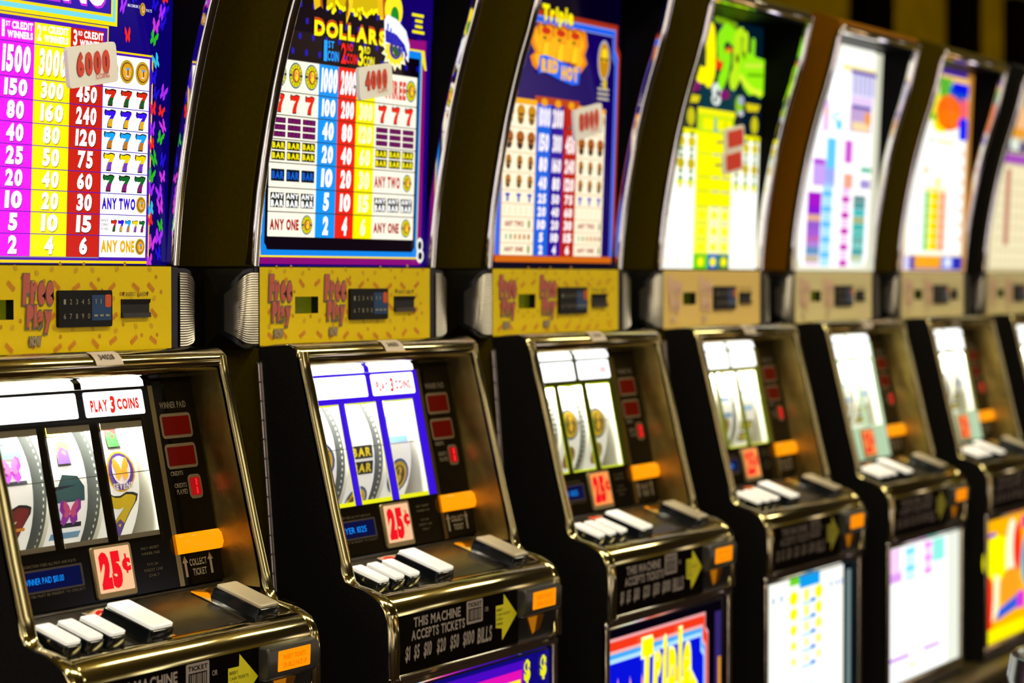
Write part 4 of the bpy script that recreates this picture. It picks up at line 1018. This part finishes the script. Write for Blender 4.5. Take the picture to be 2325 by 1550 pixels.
def tracking_panel(i, root):
    if i < 3: base, pat, pat2 = ('DEC200', 'B88408', 'B85A10')
    elif i == 3: base, pat, pat2 = ('E0C070', 'D0B060', 'C8A050')
    else: base, pat, pat2 = ('D8CC98', 'CCC088', 'C8BC80')
    ym = pbr('panel_'+base, hexc(base), .38, spec=.15)
    A = Art(*YP)
    mb = A.mb
    # panel sheet with a square hole for the small display
    X0, X1, Z0, Z1 = .012, .476, -.0925, .0165
    hx0, hx1, hz0, hz1 = .100, .160, -.0490, -.0250
    for a in ((X0, Z0, hx0, Z1), (hx1, Z0, X1, Z1), (hx0, Z0, hx1, hz0), (hx0, hz1, hx1, Z1)): A.rect(*a, ym, 0)
    for a in ((hx0, hz0, hx0, hz1), ):
        pass
    def wall(xa, za, xb, zb): mb.add([(xa, 0, za), (xb, 0, zb), (xb, .014, zb), (xa, .014, za)], [(0, 1, 2, 3)], black_soft)
    wall(hx0, hz0, hx0, hz1); wall(hx0, hz1, hx1, hz1); wall(hx1, hz1, hx1, hz0); wall(hx1, hz0, hx0, hz0)
    mb.box((X0, .0003, Z1-.0015), (X1, .03, Z1), black_soft); mb.box((X1, .0, Z0), (.490, .03, .016), black_soft); mb.box((.002, .002, Z0), (X0, .03, .016), black_soft)
    R_ = random.Random(11+i)
    if i < 3:
        p1, p2 = paint(pat), paint('C46A18')
        k = 0
        for q in range(12):
            for w in range(6):
                x = .03+q*.0395+R_.uniform(-.006, .006); z = -.085+w*.0185+R_.uniform(-.004, .004); k += 1
                if x > .455 or z > .010: continue
                if hx0-.022 < x < hx1+.006 and hz0-.01 < z < hz1+.005: continue
                A.rot = (x+.009, z+.004, R_.choice((-.65, .5, -.5, .6)))
                if w % 2 == 0: A.rect(x, z, x+.017, z+.0072, paint('D49A10'), 1, .002); A.text('FREE', x+.001, z+.0014, x+.016, z+.0058, p2, 2, .0)
                else: A.ell(x+.009, z+.004, .0045, .0035, paint('C8A000'), 1, 9); A.ell(x+.026, z+.002, .003, .003, p1, 1, 8)
                A.rot = None
    sh, pk, wt = (paint('6A6050'), paint('B85850'), paint('A89888')) if i < 3 else (paint('D8B890'), paint('E0B8A0'), paint('E0D0B0'))
    for x in (.030, .172):
        A.text('Free', x+.001, -.0340, x+.062, .0075, sh, 3, .19, .05, gap=.0); A.text('Free', x+.003, -.0315, x+.061, .0065, pk, 4, .085, .05, gap=.06)
        A.text('Play', x+.007, -.0690, x+.057, -.0300, sh, 5, .19, .05, gap=.0); A.text('Play', x+.009, -.0660, x+.056, -.0315, pk, 6, .085, .05, gap=.06)
        A.text('NOW', x+.014, -.0835, x+.038, -.0690, sh, 5, .12); A.text('NOW', x+.016, -.0815, x+.036, -.0705, wt, 6, .03)
    A.text('INSERT CARD', .378, -.0220, .420, -.0165, paint('6A5A20'), 3, 0)
    for x in (.373, .4235): A.poly([(x-.0025, -.0165), (x+.0025, -.0165), (x, -.0225)], paint('4A4010'), 3)
    p = mb.build('card_panel', root)
    s = MB(); s.box((hx0-.001, .012, hz0-.001), (hx1+.001, .016, hz1+.001), pbr('green_lcd', (.20, .22, .004), .35, emis=(.13, .15, .0), estr=.9)); s.build('small_display', p)
    # keypad
    K = Art(*YP); L = plate(K, .2395, -.0600, .3455, -.0140, .0045, pbr('keypad_black', (.008, .008, .006), .35, spec=.12), .003)
    bl = paint('123A66', .4)
    K.rect(.3040, -.0520, .3430, -.0200, bl, L+1, .001); K.rect(.3300, -.0355, .3425, -.0195, paint('C84A10', .4), L+2, .003)
    dg = paint('8C8878')
    for q, (a, b) in enumerate(zip('12345', '67890')):
        x = .2480+q*.0118; K.text(a, x, -.0315, x+.0042, -.0250, dg, L+2, .0); K.text(b, x, -.0495, x+.0042, -.0430, dg, L+2, .0)
    for q in range(2): K.rect(.3100+q*.0100, -.0310, .3120+q*.0100, -.0250, dg, L+3)
    for q in range(3): K.rect(.3075+q*.0115, -.0470, .3150+q*.0115, -.0445, dg, L+3)
    K.text('X', .3345, -.0300, .3380, -.0255, dg, L+3, 0)
    K.mb.build('keypad', p)
    # card slot
    c = MB(); x0, x1, z0, z1 = .3685, .4265, -.0495, -.0260
    c.prism([(-.0040, z1), (.004, z1+.0005), (.004, z1-.0060), (-.0030, z1-.0050)], x0, x1, pbr('slot_black', (.012, .012, .012), .25)); c.prism([(-.0045, z0), (.004, z0-.0005), (.004, z0+.0070), (-.0040, z0+.0060)], x0, x1, pbr('slot_black', (.012, .012, .012), .25)); c.box((x0, -.0015, z0), (x1, .004, z1), pbr('slot_dark', (.002, .002, .002), .6))
    c.build('card_slot', p)

def lip_panel(i, root):
    A = Art(*LP); A.rect(.0225, -.5370, .3650, -.4565, smoke, 0)
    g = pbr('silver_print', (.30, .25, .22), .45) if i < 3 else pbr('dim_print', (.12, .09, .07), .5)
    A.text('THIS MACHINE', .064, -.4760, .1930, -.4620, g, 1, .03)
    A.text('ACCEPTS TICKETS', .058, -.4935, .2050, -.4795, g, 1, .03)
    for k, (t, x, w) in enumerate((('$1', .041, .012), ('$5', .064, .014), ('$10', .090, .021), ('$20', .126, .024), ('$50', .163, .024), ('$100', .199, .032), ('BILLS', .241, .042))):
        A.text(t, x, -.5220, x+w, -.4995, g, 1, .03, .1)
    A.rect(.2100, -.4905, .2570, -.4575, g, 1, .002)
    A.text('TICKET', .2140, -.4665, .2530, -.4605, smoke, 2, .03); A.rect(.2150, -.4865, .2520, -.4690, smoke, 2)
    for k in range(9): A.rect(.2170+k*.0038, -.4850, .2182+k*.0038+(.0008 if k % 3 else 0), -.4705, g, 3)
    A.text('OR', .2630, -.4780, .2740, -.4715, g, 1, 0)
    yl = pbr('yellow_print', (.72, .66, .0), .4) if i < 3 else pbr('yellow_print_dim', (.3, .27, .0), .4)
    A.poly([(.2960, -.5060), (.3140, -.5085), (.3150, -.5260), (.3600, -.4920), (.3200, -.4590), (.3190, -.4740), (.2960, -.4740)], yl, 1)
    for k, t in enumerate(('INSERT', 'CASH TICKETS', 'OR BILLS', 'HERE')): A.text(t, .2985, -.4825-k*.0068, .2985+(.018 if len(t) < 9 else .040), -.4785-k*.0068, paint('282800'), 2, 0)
    A.mb.build('acceptor_panel', root)
    # note acceptor housing on the right
    v = MB()
    v.rprism([(-.2100, -.4550), (-.2290, -.4580), (-.2330, -.4640), (-.2320, -.4930), (-.2260, -.4990), (-.2100, -.5010)], .3620, .4750, pbr('grey_acceptor_bezel', (.045, .042, .036), .3), .003)
    v.prism([(-.2080, -.5010), (-.2190, -.5010), (-.2140, -.5365), (-.2080, -.5365)], .3650, .4775, black_soft)
    v.box((.3590, -.2160, -.5370), (.3640, -.2100, -.4565), black_soft); v.box((.470, -.2140, -.5370), (.4775, -.2085, -.4565), black_soft)
    a = v.build('note_acceptor', root)
    B = Art((-.2333, -.4640), (-.2322, -.4930), base=.0003)
    B.rect(.3800, -.4890, .4530, -.4630, lit('FF9208', 1.1), 0, .002)
    B.text('INSERT TICKETS', .3920, -.4750, .4420, -.4690, lit('E85A00', 1), 1, 0); B.text('OR BILLS FACE UP', .3920, -.4850, .4440, -.4790, lit('E85A00', 1), 1, 0)
    b = B.mb.build('lit_instruction', a)
    C = Art((-.2200, -.5010), (-.2150, -.5365), base=.0004)
    C.poly([(.3880, -.5020), (.4340, -.5020), (.4220, -.5230), (.4090, -.5290)], lit('B06808', .9), 0)
    C.poly([(.4170, -.5020), (.4390, -.5020), (.4300, -.5240), (.4150, -.5260)], lit('4A2804', .8), 1)
    C.mb.build('note_guide', a)

def make_machine(i, label, group):
    """i = 0..6 from the left"""
    off = {0: (.0107, .0136), 2: (-.0003, -.0034), 3: (-.0006, -.0016), 4: (.0034, .0017), 5: (.0003, -.001)}.get(i, (0, 0))
    root = bpy.data.objects.new('slot_machine', None); COL.objects.link(root)
    root.empty_display_size = .1
    root.location = ((i-1)*PITCH_X+off[0], off[1], ZC)
    tag(root, label, 'slot machine', group)
    wood = walnut if i == 4 else (black_side if i == 6 else olive)
    R0 = root
    tb = place('top_box', cached('shell'+wood.name, lambda: shell_mesh(wood)), R0)
    place('chrome_trim', cached('tl', lambda: trim_mesh(.0, .017)), R0); place('chrome_trim', cached('tr', lambda: trim_mesh(.483, .500)), R0)
    place('chrome_top_bar', cached('tt', topbar_mesh), R0)
    place('inner_wall', cached('iw', cheeks_mesh), R0)
    A = Art(*(GT if i < 4 else G5)); ARTS[i](A); A.mb.build('pay_table_glass', R0)
    # jackpot cards hung before the glass
    cards = {0: (.225, .232, '6000', 9.5, .096, .050), 1: (.217, .259, '4000', 9, .092, .047), 2: (.240, .234, '8000', 11, .105, .052)}
    cl = []
    if i in cards: cl = [cards[i]]
    if i == 3: cl = [(.222, .245, '9000', 9, .090, .044), (.218, .200, '5000', 9, .090, .044)]
    for x, z, t, ang, w, h in cl:
        C_ = Art((GT[0][0]-.036, GT[0][1]), (GT[1][0]-.036, GT[1][1])); C_.rot = (x, z, math.radians(ang))
        L = plate(C_, x, z, x+w, z+h, .006, card_w if i != 3 else pbr('card_pale', (.85, .78, .70), .4), .006)
        
        rd = paint('D8381C')
        if i == 3: C_.rect(x+.008, z+.006, x+w-.008, z+h-.006, rd, L+2)
        else:
            C_.text(t, x+.014, z+h*.24, x+w-.016, z+h*.86, paint('8A2010'), L+2, .10, .05); C_.text(t, x+.015, z+h*.25, x+w-.017, z+h*.85, paint('E04A38'), L+3, .055, .05)
            C_.text('COINS', x+w*.52, z+h*.14, x+w*.80, z+h*.27, rd, L+4, 0)
        C_.rot = None
        # little stand-off strip joining the card to the glass
        C_.mb.box((x+w*.45, -.034, z+h*.45), (x+w*.55, .011, z+h*.55), pbr('clear_standoff', (.3, .3, .3), .3))
        c = C_.mb.build('jackpot_card', R0); c['label'] = 'white tilted card with red figures' if i != 3 else 'small red and white card'
    tracking_panel(i, R0)
    for s in (-1, 1):
        e = place('speaker_pod', cached('pod%d' % s, lambda: ear_mesh(s, black_soft)), R0)
        place('speaker_grille', cached('gr%d' % s, lambda: grille_mesh(s, grille_m)), e)
    # dark section behind the card panel
    ms = cached('ms', lambda: (lambda q: (q.box((.003, .012, -.0965), (.497, .40, .0185), black_side), q.mesh('middle_section'))[1])(MB()))
    place('middle_section', ms, R0)
    # lower cabinet
    place('lower_body', cached('body'+wood.name, lambda: body_mesh(wood)), R0)
    place('piano_hinge', cached('hg', hinge_mesh), R0)
    for s in (-1, 1):
        place('side_panel', cached('sp%d' % s, lambda: side_panel_mesh(s)), R0)
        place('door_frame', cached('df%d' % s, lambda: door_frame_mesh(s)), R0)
        place('side_reflector', cached('cl%d' % s, lambda: cheek_lower_mesh(s)), R0)
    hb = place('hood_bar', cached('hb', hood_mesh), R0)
    mb = MB(); mb.box((.025, -.010, -.128), (.482, .010, -.094), black_gloss); mb.box((.395, -.0235, -.1285), (.482, -.008, -.120), black_gloss); mb.build('hood_underside', R0)
    # asset number
    if i < 5:
        T = Art((-.0630, -.0905), (-.0760, -.1060), base=.0012); 
        m_ = pbr('asset_label_paper', (.62, .52, .42), .5)
        pts = [(-.0600, -.0895), (-.0665, -.0918), (-.0700, -.0950), (-.0735, -.0985), (-.0766, -.1055)]
        v = [(x, y-.0006, z+.0006) for y, z in pts for x in (.2215, .2745)]
        T.mb.add(v, [(2*k, 2*k+2, 2*k+3, 2*k+1) for k in range(4)], m_, True)
        T2 = Art((-.0676, -.0905), (-.0752, -.0990), base=.0004)
        T2.text(('34028', '34003', '34009', '34011', '34015')[i], .2315, -.0985, .2605, -.0925, paint('403828'), 1, .03)
        a = T.mb.build('asset_label', R0); a['label'] = 'small pale paper number sticker'
        T2.mb.build('asset_number', a)
    reel_glass(i, R0); digit_panel(i, R0); 
    h = place('reel_housing', cached('cav', cavity_mesh), R0)
    rs = REELS[min(i, 3)]
    for k in range(3): place('reel', cached('reel%d_%d' % (min(i, 3), k), lambda: reel_mesh(k, rs[k])), h)
    ld = bpy.data.lights.new('reel_lamp', 'AREA'); ld.shape = 'RECTANGLE'; ld.size = .28; ld.size_y = .012; ld.energy = 2.4 if i < 4 else 3.2; ld.color = (1, .97, .80)
    lo = bpy.data.objects.new('reel_lamp', ld); COL.objects.link(lo); lo.parent = h; lo.location = (.215, -.022, -.150); lo.rotation_euler = (math.radians(-8+20), 0, 0)
    coin_tile(i, R0); 
    if i < 4: lcd_strip(i, R0)
    # deck and buttons
    place('button_deck', cached('dk', deck_mesh), R0)
    for x, w, l, t, hb_, cap in ((.046, .026, .050, .60, .015, 1), (.0865, .026, .050, .60, .015, 1), (.1275, .027, .050, .60, .015, 1), (.2045, .042, .072, .56, .016, 1), (.4260, .042, .072, .58, .015, 0)):
        b = place('play_button', cached('bb%g' % w, lambda: button_mesh(w+.004, l+.004, -.001, hb_, black_btn, .004, .06)), R0)
        b.location = on_deck(x, t, .001)
        c = place('button_cap', cached('bc%g%d' % (w, cap), lambda: button_mesh(w, l, hb_-.001, hb_+.005, white_cap if cap else pbr('grey_cap', (.58, .50, .36), .25), .003)), b)
    for xa, xb, t0, t1 in ((.170, .245, .10, 1.0), (.390, .466, .10, 1.0)):
        base = MB()
        q = [on_deck(xa, t0, .0008), on_deck(xb, t0, .0008), on_deck(xb, t1, .0008), on_deck(xa, t1, .0008)]
        q2 = [on_deck(xa+.004, t0, .0018), on_deck(xb-.004, t0, .0018), on_deck(xb-.004, t1, .0018), on_deck(xa+.004, t1, .0018)]
        base.add(q+q2, [(4, 7, 6, 5), (0, 4, 5, 1), (1, 5, 6, 2), (2, 6, 7, 3), (3, 7, 4, 0)], chrome)
        base.build('button_surround', R0)
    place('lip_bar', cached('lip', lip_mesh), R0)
    lip_panel(i, R0)
    # belly door
    B = Art(*BP); BELLY[i](B); B.mb.build('belly_glass', R0)
    fb = MB()
    fb.rprism([(-.2060, -.5445), (-.2100, -.5435), (-.2135, -.5470), (-.2135, -.5540), (-.2105, -.5570), (-.2060, -.5570)], -.001, .501, chrome, .003)
    fb.rprism([(-.2060, -.8500), (-.2110, -.8500), (-.2130, -.8550), (-.2125, -.8700), (-.2060, -.8740)], -.001, .501, chrome_worn, .003)
    for a, b in ((.0, .0145), (.4855, .500)): fb.rprism([(-.2060, -.556), (-.2125, -.556), (-.2125, -.852), (-.2060, -.852)], a, b, chrome_worn, .002)
    fb.build('belly_frame', R0)
    ub = MB(); ub.box((.0, -.205, -.885), (.5, -.195, -.540), black_soft); ub.build('belly_backing', R0)
    return root

LAB = [
    ('slot machine with butterfly pay table and tilted 6000 card, nearest the camera'),
    ('slot machine with yellow DOLLARS lettering on its pay table and purple reel surround'),
    ('slot machine with three flaming orange figures and a blue ribbon on its pay table'),
    ('slot machine with lime green cartoon lettering on a black pay table glass'),
    ('slot machine with mostly white glowing pay table and a brown side panel'),
    ('slot machine with orange, green and blue blocks atop a white pay table'),
    ('slot machine with beige pay table cut off by the right picture edge'),
]
for i, l in enumerate(LAB): make_machine(i, l, 'slot machines in the row')

COL.objects.unlink(_ob); bpy.data.objects.remove(_ob); bpy.data.curves.remove(_cu)

# ------------------------------------------------------------------ bench the machines stand on
lam = pbr('dark_olive_laminate', (.050, .036, .008), .35, spec=.5, noise=(50, .2, 0, .05))
mb = MB()
Zf = -ZC
x0, x1 = -1.3, 4.9
mb.rprism([(.42, -.885), (.42, -.915), (-.262, -.915), (-.270, -.908), (-.270, -.892), (-.262, -.885)], x0, x1, lam, .004)
mb.prism([(.40, -.915), (-.215, -.915), (-.215, Zf+.09), (-.18, Zf+.09), (-.18, Zf), (.40, Zf)], x0+.02, x1-.02, lam)
b = mb.build('machine_bench'); b.location = (0, 0, ZC)
tag(b, 'long dark bench with a projecting edge that the slot machines stand on', 'bench')

# ------------------------------------------------------------------ room
floor_m = pbr('patterned_carpet', (.035, .018, .012), .95, spec=.1, noise=(14, .6, 0, .2))
wall_m = pbr('ochre_wall', (.170, .105, .0005), .8, spec=.0, noise=(5, .18, 0, 0))
ceil_m = pbr('ochre_ceiling', (.13, .09, .008), .9, noise=(3, .2, 0, 0))
dark_m = pbr('dark_opening', (.002, .0015, .0005), .9, spec=.0)
mb = MB(); mb.add([(-6, -6, 0), (16, -6, 0), (16, 4.5, 0), (-6, 4.5, 0)], [(0, 1, 2, 3)], floor_m); o = mb.build('floor'); o['kind'] = 'structure'
mb = MB(); mb.add([(-6, -6, 3.2), (16, -6, 3.2), (16, 4.5, 3.2), (-6, 4.5, 3.2)], [(3, 2, 1, 0)], ceil_m); o = mb.build('ceiling'); o['kind'] = 'structure'
mb = MB(); mb.box((-6, 3.0, 0), (16, 3.12, 3.2), wall_m); o = mb.build('wall_back'); o['kind'] = 'structure'

for n, (xa, xb) in enumerate(((10.28, 10.76), (12.00, 12.42), (13.20, 13.62))):
    mb = MB(); mb.box((xa, 2.90, 0), (xb, 3.0, 3.2), dark_m); o = mb.build('trim_%d' % (n+1)); o['kind'] = 'structure'
frame_m = pbr('dark_frame', (.02, .015, .004), .5)
pic = MB(); pic.box((12.50, 2.965, .9), (13.12, 3.0, 2.4), frame_m); pic.box((12.58, 2.955, 1.0), (13.04, 2.966, 2.3), pbr('dusky_print', (.10, .05, .07), .5, noise=(6, .6, 0, 0)))
tag(pic.build('framed_picture'), 'dusky framed picture on the ochre wall, far right background', 'picture')
shf = MB()
for z in (1.5, 1.62, 1.74): shf.box((10.84, 2.90, z), (11.10, 3.0, z+.05), frame_m)
shf.box((10.82, 2.95, 1.2), (11.12, 3.0, 2.3), pbr('olive_back', (.09, .07, .004), .7))
tag(shf.build('wall_rack'), 'small dark rack of shelves on the ochre wall beside a dark post', 'rack')

# added pendant lights, unseen above the frame, brighten machines, ceiling and back wall
diff_m = pbr('warm_diffuser', (.9, .85, .7), .6, emis=(1, .90, .62), estr=20)
house_m = pbr('white_enamel', (.6, .58, .5), .4)
for k, (lx, ly) in enumerate(((-2.2, -1.1), (-.2, -1.1), (1.8, -1.1), (3.8, -1.1), (.8, -3.6), (-2.6, -3.6), (8.2, 1.2), (10.6, 1.2), (12.8, 1.2))):
    r = bpy.data.objects.new('added_pendant_light', None); COL.objects.link(r); r.location = (lx, ly, 3.2)
    tag(r, 'added long warm pendant light that brightens the hall, unseen above the picture', 'pendant light', 'added unseen pendant lights under the ceiling')
    h = MB()
    for q in (-.5, .5): h.tube([(q, 0, 0), (q, 0, -.42)], .006, house_m, 8)
    h.box((-.62, -.02, -.43), (.62, .02, -.415), house_m); h.build('hanger', r)
    d = MB(); d.rprism([(-.09, -.43), (.09, -.43), (.11, -.47), (.08, -.53), (-.08, -.53), (-.11, -.47)], -.60, .60, diff_m, .01); d.build('diffuser', r)

# stool whose back rest cuts the lower right corner
vin = pbr('black_vinyl', (.004, .004, .004), .18, spec=.6, coat=.3)
st = bpy.data.objects.new('casino_stool', None); COL.objects.link(st); st.location = (1.02, -.965, 0)
tag(st, 'black padded stool with chrome edged back, lower right corner', 'stool')
def disc(mb, z0, z1, r, mat, seg=40, rr=.02):
    prof = [(0, z0), (r-rr, z0), (r-rr*.3, z0+rr*.3), (r, (z0+z1)/2), (r-rr*.3, z1-rr*.3), (r-rr, z1), (0, z1)]
    v = [(q*math.cos(2*math.pi*k/seg), q*math.sin(2*math.pi*k/seg), z) for q, z in prof for k in range(seg)]
    f = [(j*seg+k, j*seg+(k+1) % seg, (j+1)*seg+(k+1) % seg, (j+1)*seg+k) for j in range(len(prof)-1) for k in range(seg)]
    mb.add(v, f, mat, True)

seat = MB(); disc(seat, .635, .715, .20, vin); seat.build('seat', st)
ring = MB(); ring.tube([(.203*math.cos(2*math.pi*k/48),   .203*math.sin(2*math.pi*k/48), .640) for k in range(49)], .004, chrome, 8); ring.build('seat_ring', st)
post = MB(); post.tube([(0, 0, .02), (0, 0, .64)], .03, chrome, 20); post.build('post', st)
ft = MB(); disc(ft, 0, .03, .22, chrome, rr=.012); ft.build('base', st)
fr = MB(); fr.tube([(.16*math.cos(2*math.pi*k/40), .16*math.sin(2*math.pi*k/40), .25) for k in range(41)], .010, chrome, 8); fr.build('foot_ring', st)
def rr_path(w, h, r, n=6):
    p = []
    for cx, cz, a0 in ((w/2-r, h-r, 0), (-w/2+r, h-r, 90)):
        for k in range(n+1):
            a = math.radians(a0+90*k/n); p.append((cx+r*math.cos(a), cz+r*math.sin(a)))
    return [(w/2, 0)]+p+[(-w/2, 0)]
bk = MB(); P_ = rr_path(.40, .30, .10); n = len(P_)
v = []
for yy, k in ((-.020, .90), (-.034, 1.0), (-.052, 1.0), (-.066, .90)): v += [(x*k, -.15+yy, .75+z*k+(1-k)*.1) for x, z in P_]
bk.add(v, [(j*n+i, (j+1)*n+i, (j+1)*n+(i+1) % n, j*n+(i+1) % n) for j in range(3) for i in range(n)]+[tuple(range(n)), tuple(range(3*n, 4*n))[::-1]], vin, True)
bk.build('backrest', st)
eg = MB(); eg.tube([(x*1.01, -.193, .75+z*1.01) for x, z in P_], .003, chrome, 8); eg.build('backrest_edging', st)
sp_ = MB(); sp_.box((-.03, -.20, .64), (.03, -.188, .80), chrome); sp_.build('backrest_bracket', st)
